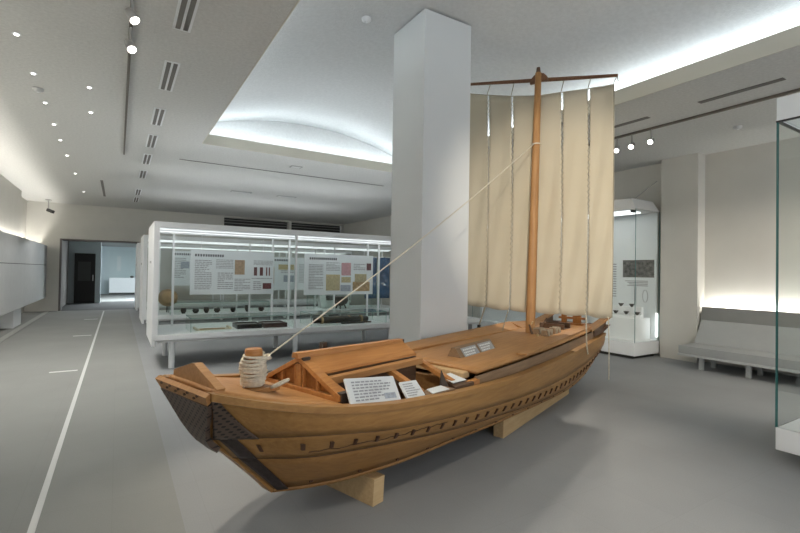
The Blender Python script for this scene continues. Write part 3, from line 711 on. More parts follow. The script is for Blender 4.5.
for side in (1, -1):
    strake(RAIL, S1, side, M['hull'], 'upper_strake', lap=.010, bulge=.012)
    strake(S1, S2, side, M['hull'], 'middle_strake', lap=.010, bulge=.012)
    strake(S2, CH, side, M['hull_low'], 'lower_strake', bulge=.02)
# flat bottom plank
rows = []
for u in US:
    c = cv(CH, u); rows.append([(c.x, y*c.y, c.z) for y in (-1, -.5, 0, .5, 1)])
b_ = MB(); b_.grid(rows); b_.build('bottom_plank', M['hull_low'], boat, solid=.02, offset=1)
# dark caulking line under the middle strake
for side in (1, -1):
    pts = [mir(cv(S2, u) + Vector((0, .008, -.007)), side) for u in US]
    MB().tube(pts, .0045, 6).build('seam_line', M['seam'], boat)
    pts = [mir(cv(S1, u) + Vector((0, .008, -.007)), side) for u in US]
    MB().tube(pts, .0030, 6).build('seam_line', M['seam'], boat)
# rail wale with a flat cap
for side in (1, -1):
    rows = []
    for u in US:
        p = cv(RAIL, u); w = .055
        rows.append([mir(Vector(q), side) for q in ((p.x, p.y-w, p.z-.03), (p.x, p.y-w, p.z+.006), (p.x, p.y+.016, p.z+.006), (p.x, p.y+.016, p.z-.030), (p.x, p.y-.002, p.z-.034))])
    b = MB(); b.grid(rows, smooth=False)
    if side > 0: b.f = [f[::-1] for f in b.f]
    b.add(rows[0], [(0,1,2,3,4)]); b.add(rows[-1], [(4,3,2,1,0)])
    b.build('rail', M['oldwood'] if False else M['hull'], boat)
# stem: raked bow post, wider board on top
STEM = [(-1.10,.275,.905),(-1.075,.25,.845),(-1.05,.19,.765),(-1.03,.135,.70),(-1.00,.085,.635),(-.972,.06,.595),(-.853,.052,.481),(-.70,.052,.325),(-.615,.052,.232),(-.585,.05,.195)]
def stem_part(rows, out, mat, name, back=.03, grow=0):
    b = MB(); R_ = []
    for s, w, z in rows:
        d = Vector((-.78, 0, -.62)); 
        f = Vector((s, 0, z)) + d*out; k = Vector((s, 0, z)) - d*back
        w += grow
        R_.append([(f.x, -w, f.z), (f.x, w, f.z), (k.x, w, k.z), (k.x, -w, k.z), (f.x, -w, f.z)])
    b.grid(R_, smooth=False)
    b.add(R_[0][:4], [(0,1,2,3)]); b.add(R_[-1][:4], [(3,2,1,0)])
    return b.build(name, mat, boat)
stem_part(STEM[1:], .012, M['hull'], 'stem')
sp = stem_part([(-1.085,.257,.862),STEM[2],STEM[3],STEM[4],(-.972,.068,.595),(-.93,.062,.555),(-.915,.04,.538)], .030, M['lat_front'], 'bow_plate', back=.0, grow=.006)
bb = stem_part([(-1.112,.285,.910),(-1.09,.262,.862)], .022, M['deck'], 'bow_board', back=.004)
for i in range(5):
    for j in range(2):
        y = -.2 + .1*i + (.05 if j else 0); z = .903 - .020*j
        if abs(y) > .24: continue
        s = -1.112 + (.910-z)*.46 - .0185
        c = Vector((s-.003, y, z-.0135))
        MB().prism([c+Vector((-.003,-.011,.0)), c+Vector((-.003,0,.007)), c+Vector((-.003,.011,0)), c+Vector((-.003,0,-.007))], (.01,0,0)).build('nail_hole', M['plug'], bb)
# upright gable board on the bow
MB().prism([(-1.06,-.245,.895),(-1.06,.22,.885),(-1.055,.225,.945),(-1.05,.03,1.005),(-1.05,.0,1.005),(-1.055,-.25,.915)], (.045,0,0)).build('bow_crest', M['deck'], boat)
# dark plates wrapped on to the sides
for side in (1, -1):
    rows = []
    for k in range(13):
        v = .13 + .87*k/12
        ue = .20 + (.028-.0)*0
        s_end = -1.055 + (v-.13)/.87*.225
        row = []
        for i in range(11):
            # walk in u until the wanted station
            lo, hi = 0, .5
            tgt = RAIL[0][0]*(1-v) + S1[0][0]*v
            tgt = tgt + (s_end - tgt)*i/10
            for _ in range(24):
                mid = (lo+hi)/2
                if (cv(RAIL, mid).lerp(cv(S1, mid), v)).x < tgt: lo = mid
                else: hi = mid
            p = cv(RAIL, lo).lerp(cv(S1, lo), v) + Vector((-.002, .006 + .012*math.sin(PI*v) + .010*v, -.008*v))
            row.append(mir(p, side))
        rows.append(row)
    b = MB(); b.grid(rows)
    if side > 0: b.f = [f[::-1] for f in b.f]
    b.build('bow_side_plate', M['lat_side'], boat, solid=.004, offset=1)
    for Ca, Cb, lap in ((S1, S2, .010), (S2, CH, 0)):
        rows = []
        for k in range(9):
            v = k/8; row = []
            for i in range(5):
                lo, hi = 0, .4; tgt = Ca[0][0]*(1-v)+Cb[0][0]*v + .020 + .058*i/4
                for _ in range(24):
                    mid = (lo+hi)/2
                    if (cv(Ca, mid).lerp(cv(Cb, mid), v)).x < tgt: lo = mid
                    else: hi = mid
                row.append(mir(cv(Ca, lo).lerp(cv(Cb, lo), v) + Vector((-.003, .006+.014*math.sin(PI*v)+lap*v, -.004)), side))
            rows.append(row)
        b = MB(); b.grid(rows)
        if side > 0: b.f = [f[::-1] for f in b.f]
        b.build('bow_strip', M['copper'], boat, solid=.004, offset=1)
# dark mortise plugs along the middle strake, near and far side
for side in (1, -1):
    for i in range(36):
        s = -.80 + .150*i
        lo, hi = 0, 1
        for _ in range(24):
            mid = (lo+hi)/2
            if cv(S1, mid).lerp(cv(S2, mid), .5).x < s: lo = mid
            else: hi = mid
        p = cv(S1, lo).lerp(cv(S2, lo), .5); up = (cv(S1, lo)-cv(S2, lo)).normalized(); fw = (cv(S1, min(1, lo+.01))-cv(S1, lo)).normalized()
        up = (up + fw*.25).normalized()
        p = p + Vector((0, .029, -.004))
        q = [p + up*a + fw*c for a, c in ((-.030,-.0085),(-.030,.0085),(.030,.0085),(.030,-.0085))]
        q = [mir(x, side) for x in q]
        MB().prism(q, (0, .022 if side > 0 else -.022, 0)).build('mortise_plug', M['plug'], boat)
# old crack running through the middle strake
rr = random.Random(4); pts = []
for i in range(40):
    s = -.62 + .028*i; lo, hi = 0, 1
    for _ in range(24):
        mid = (lo+hi)/2
        if cv(S1, mid).lerp(cv(S2, mid), .6).x < s: lo = mid
        else: hi = mid
    v = .78 - .5*i/40 + rr.uniform(-.05, .05)
    pts.append(mir(cv(S1, lo).lerp(cv(S2, lo), v) + Vector((0, .0105*v+.012*math.sin(PI*v)+.0008, -.008*v)), 1))
MB().tube(pts, .0026, 5).build('crack_line', M['seam'], boat)
# nail heads low on the hull
for i in range(16):
    s = -.38 + .3*i; lo, hi = 0, 1
    for _ in range(24):
        mid = (lo+hi)/2
        if cv(CH, mid).x < s: lo = mid
        else: hi = mid
    p = mir(cv(S2, lo).lerp(cv(CH, lo), .86) + Vector((0, .012, 0)), 1)
    MB().box(p.x-.012, p.x+.012, p.y-.004, p.y+.006, p.z-.006, p.z+.006).build('nail_head', M['plug'], boat)
# transom
e = [cv(RAIL,1), cv(S1,1), cv(S2,1), cv(CH,1)]
poly = [mir(p, 1) for p in e] + [mir(p, -1) for p in e[::-1]]
MB().prism([tuple(p) for p in poly], (-.03, 0, 0)).build('transom', M['oldwood'], boat)
MB().hexa([(4.62,-.30,.60),(4.75,-.30,.60),(4.62,.30,.60),(4.75,.30,.60),(4.64,-.47,.80),(4.78,-.47,.80),(4.64,.47,.80),(4.78,.47,.80)]).build('stern_board', M['darkwood'], boat, bevel=.006)
# foredeck
def rail_at(s): return spline(RAIL, s)
rows = []; ss = [-1.07 + .06*i for i in range(int((.74)/.06)+1)]
b = MB(); top = []
for s in ss:
    t, z = rail_at(s); w = t-.045
    top.append([(s, -w + 2*w*k/6, z-.012-.036*max(0,(s+1.07)/.72)+.003*math.sin(PI*k/6)) for k in range(7)])
b.grid(top); b.build('foredeck', M['deck'], boat, solid=.03, offset=-1)
s_ = ss[-1]; t, z = rail_at(s_); w = t-.05
MB().box(s_-.03, s_+.01, -w, w, z-.15, z-.08).build('deck_beam', M['cabin'], boat)
# cargo hold: inner floor and beams
MB().box(.3, 3.6, -.28, .28, .222, .235).build('hold_floor', M['oldwood'], boat)
# cabin: gabled front, ridge, roof leaves, purlin, rafters
xc = -.36
A0, A1, AP = (-.40, .285), (-.40, -.40), (.955,)
yF, yN, yR, zB, zR = .33, -.375, -.015, .742, .957
def gz(y):  # top of gable along y (local y, far +)
    return zR - (abs(y-yR))/(yF-yR if y > yR else yR-yN)*(zR-zB-.035)
cab = MB().prism([(xc, yN, zB), (xc, yF, zB), (xc, yF, zB+.035), (xc, yR, zR), (xc, yN, zB+.035)], (.02, 0, 0)).build('cabin_front', M['cabin_panel'], boat)
fr = lambda b: b.build('front_frame', M['cabin'], cab, bevel=.003)
fr(MB().box(xc-.034, xc+.0, yN-.02, yF+.02, zB-.01, zB+.03))
fr(MB().box(xc-.03, xc+.0, yR-.022, yR+.022, zB+.03, zR-.03))
for y in (-.19, .165): fr(MB().box(xc-.026, xc, y-.009, y+.009, zB+.03, gz(y)-.01))
for y in (yR-.04, yR+.04): fr(MB().box(xc-.026, xc, y-.009, y+.009, zB+.03, gz(y)-.01))
for (y0, y1) in ((yR, yN-.03), (yR, yF+.03)):
    za, zc_ = zR, gz(yN) if y1 < yR else gz(yF)
    fr(MB().hexa([(xc-.034,y0,za-.03),(xc+.035,y0,za-.03),(xc-.034,y1,zc_-.03),(xc+.035,y1,zc_-.03),(xc-.034,y0,za+.002),(xc+.035,y0,za+.002),(xc-.034,y1,zc_+.004),(xc+.035,y1,zc_+.004)]))
MB().box(xc-.025, xc+.05, yN-.045, yN-.0, zB-.01, zB+.055).build('end_block', M['endgrain'], boat)
MB().box(xc-.02, xc+.04, yF-.0, yF+.05, zB-.0, zB+.06).build('end_block', M['endgrain'], boat)
MB().box(xc-.03, xc+.03, yR-.05, yR+.04, zR-.05, zR+.0).build('ridge_block', M['endgrain'], boat, bevel=.006)
ridge = MB().hexa([(xc-.06,yR-.035,zR-.005),(.615,yR-.035,zR-.02),(xc-.06,yR+.035,zR-.005),(.615,yR+.035,zR-.02),(xc-.06,yR-.025,zR+.030),(.615,yR-.025,zR+.015),(xc-.06,yR+.025,zR+.030),(.615,yR+.025,zR+.015)]).build('ridge_cap', M['cabin'], boat, bevel=.004)
MB().box(.605, .622, yR-.03, yR+.03, zR-.03, zR+.012).build('ridge_end', M['endgrain'], boat)
MB().box(-.02, .02, yR+.2, yR+.24, .80, .985).build('roof_peg', M['endgrain'], boat)
def leaf(y0, z0, y1, z1, x0, x1, name, mat, th=.018, dx=0):
    return MB().hexa([(x0,y0,z0-th),(x1,y0,z0-th),(x0,y1,z1-th),(x1+dx,y1,z1-th),(x0,y0,z0),(x1,y0,z0),(x0,y1,z1),(x1+dx,y1,z1)]).build(name, mat, boat, bevel=.003)
leaf(yR-.02, zR+.004, -.165, .872, xc+.02, .60, 'roof_leaf', M['cabin'], dx=.03)
leaf(yR+.02, zR+.004, yF+.04, .745, xc+.02, .60, 'roof_leaf', M['cabin'])
MB().box(xc+.03, .62, -.238, -.172, .802, .845).build('purlin', M['deck'], boat, bevel=.004)
MB().box(xc+.03, .62, -.17, -.152, .60, .85).build('hold_wall', M['darkwood'], boat)
for x in (-.285, .27, .655):
    MB().hexa([(x-.025,-.50,.675),(x+.025,-.50,.675),(x-.025,-.17,.79),(x+.025,-.17,.79),(x-.025,-.50,.71),(x+.025,-.50,.71),(x-.025,-.17,.83),(x+.025,-.17,.83)]).build('rafter', M['cabin'], boat, bevel=.003)
def bulkhead(x, prof, mat):
    MB().prism([(x, -w, z) for w, z in prof] + [(x, w, z) for w, z in prof[::-1]], (.025, 0, 0)).build('bulkhead', M[mat], boat)
bulkhead(.735, [(.40,.27),(.47,.37),(.555,.5),(.575,.69)], 'deck')
bulkhead(-.335, [(.30,.44),(.36,.47),(.47,.6),(.52,.70)], 'darkwood')
MB().box(-.1, .84, .33, .36, .45, .80).build('hold_wall', M['darkwood'], boat)
# raised after deck with side planks
def dk(s): return .725 + (s-.9)*.0135
def dw(s): return [(.86,.545),(1.6,.555),(2.6,.525),(3.6,.465),(4.35,.40)]
def dwid(s):
    P = dw(0)
    for (a, wa), (c, wc) in zip(P[:-1], P[1:]):
        if s <= c: return wa+(wc-wa)*(s-a)/(c-a)
    return P[-1][1]
ss = [.90+.115*i for i in range(31)]
b = MB(); b.grid([[(s, -dwid(s)+2*dwid(s)*k/8, dk(s)+.012*math.sin(PI*k/8)) for k in range(9)] for s in ss]); b.build('after_deck', M['deck'], boat, solid=.028, offset=-1)
for sd in (1, -1):
    b = MB(); b.grid([[(s, -sd*(dwid(s)-.012), dk(s)-.02), (s, -sd*(dwid(s)-.0), rail_at(s)[1]-.05)] for s in ss], smooth=False); b.build('deck_side_plank', M['oldwood'], boat, solid=.02, offset=0)
MB().hexa([(.83,-.47,.685),(.92,-.47,.685),(.90,.38,.70),(.99,.38,.70),(.83,-.47,.728),(.92,-.47,.738),(.90,.38,.752),(.99,.38,.752)]).build('deck_edge_beam', M['pale'], boat, bevel=.006)
bulkhead(.86, [(.40,.27),(.47,.37),(.55,.5),(.555,.66)], 'darkwood')
MB().box(.78, .90, -.575, -.555+.03, .655, .69).build('sill_beam', M['cabin'], boat)
MB().box(.745, .80, -.56, -.2, .665, .695).build('sill_beam', M['cabin'], boat)
# long raised hatch board along the near deck edge
P = [(1.66,-.51),(1.68,-.60),(4.45,-.375),(4.40,-.26)]
def hz(s): return dk(s)+.032
MB().add([(x, y, hz(x)+.004) for x, y in P] + [(x, y, hz(x)+.020) for x, y in P], [(0,1,2,3)[::-1],(4,5,6,7),(0,1,5,4),(1,2,6,5),(2,3,7,6),(3,0,4,7)][0:]).build('hatch_board', M['deck'], boat)
# stern wing boards
for sd in (1, -1):
    MB().hexa([(3.95,-sd*.46,.765),(4.10,-sd*.34,.775),(4.78,-sd*.46,.885),(4.82,-sd*.36,.895),(3.95,-sd*.46,.795),(4.10,-sd*.34,.80),(4.78,-sd*.46,.92),(4.82,-sd*.36,.925)]).build('stern_wing', M['deck'], boat)
    MB().hexa([(4.15,-sd*.43,.68),(4.66,-sd*.40,.68),(4.15,-sd*.36,.68),(4.66,-sd*.33,.68),(4.15,-sd*.43,.79),(4.72,-sd*.43,.89),(4.15,-sd*.36,.79),(4.72,-sd*.36,.89)]).build('wing_support', M['darkwood'], boat)
# stern gallows frame
gal = MB().box(4.24, 4.36, -.36, .10, .77, .83).build('frame_sill', M['cabin'], boat)
for y0, y1 in ((-.20,-.10),(.0,.06)): MB().box(4.27, 4.33, y0, y1, .82, .95).build('frame_post', M['cabin'], boat)
MB().box(4.265, 4.335, -.27, .10, .885, .912).build('frame_bar', M['cabin'], boat, bevel=.004)
# mast with half-round cheek block
m0, m1 = Vector((3.075,0,.50)), Vector((3.243,0,4.03))
msk = MB().tube([m0, m0.lerp(m1,.3), m0.lerp(m1,.7), m1], [.058,.055,.047,.038], 16).build('mast', M['mast'], boat)
MB().box(2.95, 3.22, -.12, .12, dk(3.08)+.004, dk(3.08)+.018).build('mast_partner', M['deck'], boat)
hc = m0.lerp(m1, .972); HA = [(hc.x+.012+.0*k, -.115*math.cos(PI*k/10), hc.z-.01+.115*math.sin(PI*k/10)) for k in range(11)]
MB().prism(HA, (.035,0,0)).build('cheek_block', M['yard'], boat)
MB().tube([m1, m1+Vector((0,0,.07))], [.030,.022], 12).build('mast_cap', M['darkwood'], boat)
# bollard
bol = MB().lathe([(.045,.70),(.046,.98),(.043,.985),(.05,.99),(.05,1.035),(.044,1.045)], (-.70,0,0), 20).build('bollard', M['cabin'], boat)
MB().box(-.80,-.58,-.09,.09,.80,.826).build('bollard_base', M['deck'], boat)

# supports under the hull (world things)
def block(label, c, half, name='support_block'):
    o = thing(name, label, 'block', c, BA)
    return o
def L2W(x, y, z=0): 
    c_, s_ = math.cos(BA), math.sin(BA)
    return (BO.x + x*c_ - y*s_, BO.y + x*s_ + y*c_, z)
o = tag(MB().hexa([(-.05,-.36,0),(.05,-.36,0),(-.05,.36,0),(.05,.36,0),(-.05,-.37,.178),(.05,-.37,.178),(-.05,.37,.178),(.05,.37,.178)]).build('support_block', M['pale'], None, L2W(0,0), bevel=.004), 'pale wooden support block across the hull under the bow', 'block'); o.rotation_euler = (0,0,BA)
o = tag(MB().box(-1.0,1.0,-.05,.05,0,.178).build('support_beam', M['pale'], None, L2W(2.62,-.30), bevel=.004), 'long pale support beam along the hull under the midship, toward the camera', 'beam'); o.rotation_euler = (0,0,BA+.06)
o = tag(MB().box(-1.0,1.0,-.05,.05,0,.178).build('support_beam', M['pale'], None, L2W(2.62,.30), bevel=.004), 'long pale support beam along the hull under its column side', 'beam'); o.rotation_euler = (0,0,BA-.06)

# loose plank lying on the far side of the deck
def bthing(name, label, cat, group=None): return thing(name, label, cat, BO, BA, group)
o = MB().hexa([(.98,.30,.750),(3.35,.27,.765),(1.2,.56,.740),(3.55,.50,.80),(.98,.30,.785),(3.35,.27,.80),(1.2,.56,.79),(3.55,.50,.862)]).build('gangplank', M['deck'], None, BO, bevel=.004); o.rotation_euler=(0,0,BA)
tag(o, 'long plank lying along the far edge of the deck, from cabin to mast', 'plank')
o = MB().hexa([(3.45,.27,.765),(4.25,.20,.78),(3.6,.52,.765),(4.25,.45,.78),(3.45,.27,.80),(4.25,.20,.815),(3.6,.52,.85),(4.25,.45,.83)]).build('gangplank', M['deck'], None, BO, bevel=.004); o.rotation_euler=(0,0,BA)
tag(o, 'shorter plank on the far deck edge behind the mast foot', 'plank')

# information cards on the boat
def card(name, label, bl, br, tl, tr, lines, mat='paper', th=.012, pic=None):
    o = bthing(name, label, 'sign')
    bl, br, tl, tr = map(Vector, (bl, br, tl, tr)); n = (br-bl).cross(tl-bl).normalized()
    if n.y > 0: n = -n
    k = -n*th
    MB().hexa([bl+k, br+k, bl, br, tl+k, tr+k, tl, tr]).build('card_sheet', M[mat], o)
    b = MB()
    def pt(u, v): return bl.lerp(br, u).lerp(tl.lerp(tr, u), v) + n*.001
    random.seed(len(label))
    for i in range(lines):
        v = .86 - i*(.72/lines); u = .1; ue = .92*random.uniform(.6, 1)
        while u < ue:
            w = random.uniform(.04, .1)
            b.add([pt(u, v-.03), pt(min(ue,u+w), v-.03), pt(min(ue,u+w), v+.018), pt(u, v+.018)], [(0,1,2,3)]); u += w+.02
    b.build('lettering', M['ink'], o, solid=.0008)
    if pic:
        u0,u1,v0,v1 = pic
        MB().add([pt(u0,v0),pt(u1,v0),pt(u1,v1),pt(u0,v1)], [(0,1,2,3)]).build('picture', M['bluegrey'], o, solid=.001)
    return o
card('info_card', 'large white information card leaning on the rail beside the cabin', (-.425,-.545,.745), (-.02,-.565,.700), (-.39,-.44,.888), (.035,-.44,.835), 7, pic=(.68,.92,.2,.4))
card('info_card', 'smaller white information card tilted in the hold behind the large card', (.06,-.555,.690), (.245,-.56,.675), (.10,-.44,.782), (.275,-.44,.768), 6)
o = bthing('paper_slip', 'small white paper slip lying flat by the rail beside the smaller card', 'paper')
MB().hexa([(.27,-.585,.700),(.47,-.585,.694),(.33,-.49,.700),(.50,-.49,.696),(.27,-.585,.704),(.47,-.585,.698),(.33,-.49,.704),(.50,-.49,.700)]).build('paper_sheet', M['paper'], o)
MB().box(.25,.52,-.60,-.48,.66,.694).build('shelf_board', M['oldwood'], o)
o = bthing('label_block', 'dark wedge block with a pale leaflet on top in the hold corner', 'label stand')
MB().hexa([(.56,-.57,.64),(.80,-.585,.64),(.66,-.38,.655),(.80,-.38,.655),(.56,-.57,.69),(.80,-.585,.69),(.66,-.38,.71),(.80,-.38,.71)]).build('block_body', M['darkwood'], o)
MB().hexa([(.60,-.53,.702),(.76,-.54,.702),(.66,-.37,.72),(.80,-.37,.72),(.60,-.53,.706),(.76,-.54,.706),(.66,-.37,.724),(.80,-.37,.724)]).build('leaflet', M['paper'], o)
MB().prism([(.52,-.47,.64),(.56,-.54,.64),(.555,-.46,.79)], (.03,.03,0)).build('fin', M['endgrain'], o)
# long wooden label stand on the deck
o = bthing('label_stand', 'dark triangular wooden label stand with two grey plates on the deck', 'label stand')
def lz(s): return dk(s)+.013
a0 = Vector((1.18,-.245,0)); a1 = Vector((1.86,-.215,0)); dv = (a1-a0).normalized(); pv = Vector((-dv.y, dv.x, 0))
z0 = lz(1.2)
E0 = [a0+Vector((0,0,z0)), a0+pv*.17+Vector((0,0,z0)), a0+pv*.12+Vector((0,0,z0+.105)), a0+pv*.08+Vector((0,0,z0+.105))]
MB().prism([tuple(p) for p in E0], tuple((a1-a0)+Vector((0,0,.008)))).build('stand_body', M['oldwood'], o, bevel=.003)
def fp(u, v): return a0.lerp(a1, u) + pv*(.08*v) + Vector((0,0,z0+.008*u+.105*v)) + Vector((.1,-1,.75)).normalized()*.003
for u0, u1 in ((.10,.50),(.56,.95)):
    pb = MB().add([fp(u0,.12),fp(u1,.12),fp(u1,.88),fp(u0,.88)], [(0,1,2,3)]).build('label_plate', M['plate'], o, solid=.003)
    b = MB(); rr = random.Random(int(u0*100))
    for i, v in enumerate((.7,.5,.32)):
        u = u0+.03
        while u < u1-.04-.05*i:
            w = rr.uniform(.02,.05); q = Vector((.1,-1,.75)).normalized()*.003
            b.add([fp(u,v-.05)+q, fp(u+w,v-.05)+q, fp(u+w,v+.06)+q, fp(u,v+.06)+q], [(0,1,2,3)]); u += w+.012
    b.build('lettering', M['paper'], o, solid=.0006)
# gear stowed behind the mast
def dz(s): return dk(s)+.014
for i, (x, y, rot, lb) in enumerate(((3.05,-.23,.1,'grey brown wooden block lying behind the mast foot, nearer the rail'),(3.32,-.22,.05,'grey brown wooden block lying between mast and stern frame'),(3.12,-.10,.15,'weathered wooden block leaning just behind the mast'))):
    o = thing('wooden_block', lb, 'block', L2W(x, y, dz(x)), BA+rot, 'blocks stowed behind the mast')
    MB().hexa([(-.12,-.045,0),(.12,-.045,0),(-.12,.045,0),(.12,.045,0),(-.11,-.02,.085),(.11,-.02,.085),(-.11,.035,.085),(.11,.035,.085)]).build('block_body', M['oldwood'], o, bevel=.004)
    for xx in (-.06, .05): MB().box(xx-.008, xx+.008, -.05, .05, .004, .09).build('lashing', M['cord'], o)
for i, (p, q, lb) in enumerate((((2.98,-.08,0),(3.02,-.02,.13),'short dark stick leaning up right behind the mast foot'),((3.08,.05,0),(3.05,-.05,.17),'pale pointed stick standing among the stowed blocks'),((3.45,.05,0),(3.6,.0,.16),'dark stick leaning near the stern frame'),((3.3,.0,.0),(3.25,.08,.13),'stubby dark stick in the middle of the stowed gear'))):
    P0 = Vector((p[0], p[1], dz(p[0])+.012)); P1 = Vector((q[0], q[1], dz(q[0])+q[2]))
    o = MB().tube([P0, P0.lerp(P1,.5), P1], [.015,.014,.010], 8).build('wooden_stick', M['darkwood' if i != 1 else 'pale'], None, BO); o.rotation_euler = (0,0,BA)
    tag(o, lb, 'stick', 'sticks stowed behind the mast')
o = thing('wooden_tray', 'low dark wooden rack lying across the deck before the stern frame', 'rack', L2W(3.75,-.05,dz(3.75)), BA)
MB().box(-.12,.12,-.16,.16,0,.03).build('tray_base', M['darkwood'], o); MB().box(-.12,-.09,-.16,.16,.03,.09).build('rim', M['darkwood'], o); MB().box(.09,.12,-.16,.16,.03,.09).build('rim', M['darkwood'], o)
o = thing('curved_timber', 'short pale curved timber beside the mast foot', 'timber', L2W(2.95,-.16,dz(2.95)), BA)
MB().tube([(-.08,-.03,.018),(0,0,.022),(.1,.05,.022)], [.016,.018,.012], 8).build('timber_body', M['pale'], o)

# rope wound on the bollard and the line up to the mast
o = bthing('mooring_rope', 'white rope wound round the bow bollard and running up to the mast', 'rope')
pts = []; turns = 15; nn_ = 14*turns
for i in range(nn_+1):
    a = 2*PI*i/14; f = i/nn_
    r = .060 + .006*math.sin(i*1.3) + .012*math.sin(PI*f)**2
    pts.append((-.70+r*math.cos(a), r*math.sin(a), .845 + .155*f + .012*math.sin(a*.5+.7)))
MB().tube(pts, .0075, 7).build('coil', M['rope'], o)
pts2 = [(-.70+.066*math.cos(a), .066*math.sin(a), .995 - .14*f + .02*math.sin(a+1)) for i in range(60) for f in (i/60,) for a in (2*PI*i/13,)]
MB().tube(pts2, .0085, 7).build('coil', M['rope'], o)
MB().lathe([(.056,.83),(.066,.84),(.066,.86),(.060,.872)], (-.70,0,0), 20).build('coil', M['rope'], o)
lp = [(-.585+.055*math.cos(a), -.10+.035*math.sin(a), .838+.018*math.cos(a+.6)) for a in [k*PI/9 for k in range(18)]]
MB().tube(lp, .008, 8, True).build('loop', M['rope'], o)
A_, B_ = Vector((-.645,-.03,.985)), Vector((3.145,-.0,3.12))
MB().tube([A_.lerp(B_, i/20) + Vector((0,0,-.05*math.sin(PI*i/20))) for i in range(21)], .0048, 8).build('stay_line', M['rope'], o)
MB().tube([(-.66,-.05,.985),(-.63,-.06,.99),(-.62,-.03,1.0),(-.645,-.01,.99)], .012, 8).build('knot', M['rope'], o)
mk = m0.lerp(m1, (3.12-.5)/3.53)
MB().tube([(mk.x+.056*math.cos(2*PI*i/12), .056*math.sin(2*PI*i/12), 3.12+.004*i/12) for i in range(12)], .008, 6, True).build('mast_loop', M['rope'], o)

# ------------------------------------------------------------------ sail
sail = bthing('square_sail', 'tall cream canvas sail in laced panels hanging from a dark yard', 'sail')
PS = math.radians(114-18); D_ = Vector((math.cos(PS), math.sin(PS), 0)); NV = Vector((math.sin(PS), -math.cos(PS), 0))   # NV points to the stern
S0 = Vector((3.22, 0, 0))
def sp_(d, z, o_=0): return S0 + D_*d + NV*o_ + Vector((0, 0, z))
bd = [.975, .677, .345, .020, -.288, -.597, -.870]
tz = [3.985, 3.901, 3.819, 3.757, 3.738, 3.717, 3.708]
bz = [1.085, 1.061, 1.041, 1.036, 1.031, 1.036, 1.022]
yard0, yard1 = (1.06, 4.14), (-.905, 3.815)
def yz(d): return yard1[1] + (d-yard1[0])/(yard0[0]-yard1[0])*(yard0[1]-yard1[1])
MB().tube([sp_(yard0[0], yard0[1], .085), sp_(0, yz(0), .085), sp_(yard1[0], yard1[1], .085)], [.018,.026,.018], 12).build('yard', M['yard'], sail)
def bil(d, f): return .05*math.sin(PI*f)**.8*(1-.35*(d/.95)**2) + .05
for k in range(6):
    dl, dr = bd[k], bd[k+1]; rows = []
    rng = random.Random(20+k); ph = rng.uniform(0, 6)
    for i in range(33):
        f = i/32; row = []
        gap = .012 if f < .22 + .05*(k % 2) else .0035
        g2 = gap*(0 if k == 0 else 1); g3 = gap*(0 if k == 5 else 1)
        for j in range(13):
            u = j/12; d = (dl-g2) + ((dr+g3)-(dl-g2))*u
            zt = tz[k]+(tz[k+1]-tz[k])*u; zb = bz[k]+(bz[k+1]-bz[k])*u - .02*math.sin(PI*u)
            z = zt + (zb-zt)*f
            wr = .010*math.sin(9*u+7*f+ph)*f + .012*math.sin(PI*u)*math.sin(3*f+ph) + .030*f*f*math.sin(14*(f*.8+u*.55)+ph)*(math.sin(PI*u)**.5)
            row.append(sp_(d, z, bil(d, f)+wr+.010*math.sin(PI*u)))
        rows.append(row)
    b = MB(); b.grid(rows); b.build('sail_panel', M['sail'], sail, solid=.004)
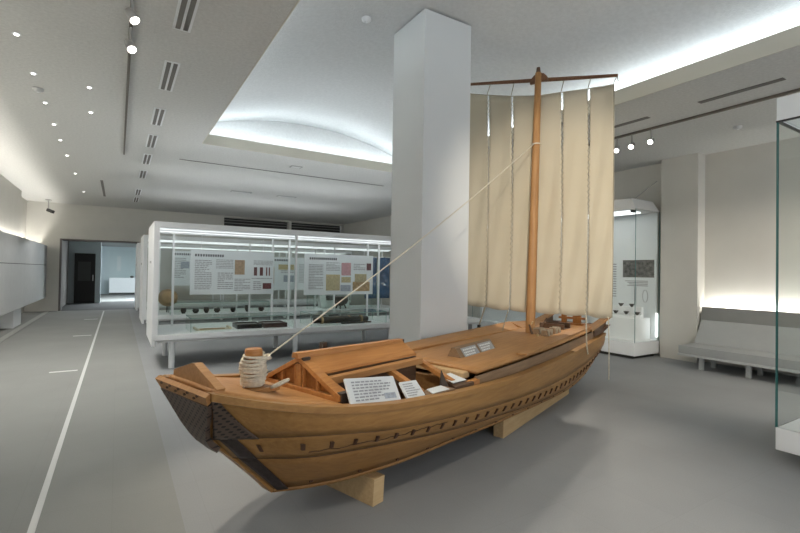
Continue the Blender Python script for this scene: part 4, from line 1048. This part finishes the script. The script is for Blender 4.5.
# lacing and ties at each seam
for k in range(1, 6):
    d = bd[k]
    z0_, z1_ = tz[k]-.06, bz[k]+.02; nzz = 74; pts = []
    for i in range(nzz+1):
        f = i/nzz; z = z0_+(z1_-z0_)*f
        pts.append(sp_(d + (.016 if i % 2 else -.016), z, bil(d, 1-(z-bz[k])/(tz[k]-bz[k])) - .004))
    MB().tube(pts, .0034, 5).build('lacing', M['cord'], sail)
    MB().tube([sp_(d, z0_, .02), sp_(d, (z0_+z1_)/2, .055), sp_(d, z1_, .02)][:0] or [sp_(d+.001, tz[k]-.0, .015), sp_(d-.012, yz(d)-.015, .085)], .0055, 6).build('yard_tie', M['cord'], sail)
for d, k in ((bd[0], 0), (bd[6], 6)):
    MB().tube([sp_(d, tz[k], .02), sp_(d*1.03, yz(d)-.01, .085)], .005, 6).build('yard_tie', M['cord'], sail)
    pts = [sp_(d, tz[k]+(bz[k]-tz[k])*i/16, bil(d, i/16)) for i in range(17)]
    MB().tube(pts, .006, 6).build('bolt_rope', M['cord'], sail)
MB().tube([sp_(yard1[0]+.006, yard1[1], .085), sp_(yard1[0]-.004, yard1[1]-.07, .085)], .005, 6).build('yard_tie', M['cord'], sail)
pts = []
for k in range(7): pts.append(sp_(bd[k], tz[k]+.003, bil(bd[k], 0)+.008))
MB().tube(pts, .005, 6).build('bolt_rope', M['cord'], sail)
# sheets hanging below
MB().tube([sp_(bd[1], bz[1]+.02, .05), Vector((2.76, .52, .86))], .009, 7).build('sheet_rope', M['cord'], sail)
MB().tube([sp_(bd[2], bz[2]+.02, .02), Vector((2.95, .30, .80))], .007, 7).build('sheet_rope', M['cord'], sail)
MB().tube([sp_(bd[5], bz[5]+.02, .02), Vector((3.42, -.565, .665)), Vector((3.43, -.578, .56))], .008, 7).build('sheet_rope', M['rope'], sail)
MB().tube([sp_(bd[6]+.03, bz[6]+.02, .02), sp_(bd[6]+.02, .62, .02), sp_(bd[6]+.02, .32, .02)], .006, 7).build('sheet_rope', M['rope'], sail)
MB().tube([Vector((2.76,.52,.80)), Vector((2.76,.52,.87))], .022, 8).build('cleat', M['blackmetal'], sail)

# ------------------------------------------------------------------ light and output
w = bpy.data.worlds.new('world'); scene.world = w; w.use_nodes = True
bg = w.node_tree.nodes['Background']; bg.inputs[0].default_value = (.95,.97,1.0,1); bg.inputs[1].default_value = 1.15
scene.view_settings.view_transform = 'Standard'; scene.view_settings.look = 'None'; scene.view_settings.exposure = 0.36; scene.view_settings.gamma = 1
scene.view_settings.use_curve_mapping = False
scene.cycles.max_bounces = 10; scene.cycles.diffuse_bounces = 5; scene.cycles.glossy_bounces = 4; scene.cycles.transparent_max_bounces = 24
scene.cycles.use_denoising = True
scene.cycles.sample_clamp_indirect = 6
scene.cycles.caustics_reflective = False; scene.cycles.caustics_refractive = False
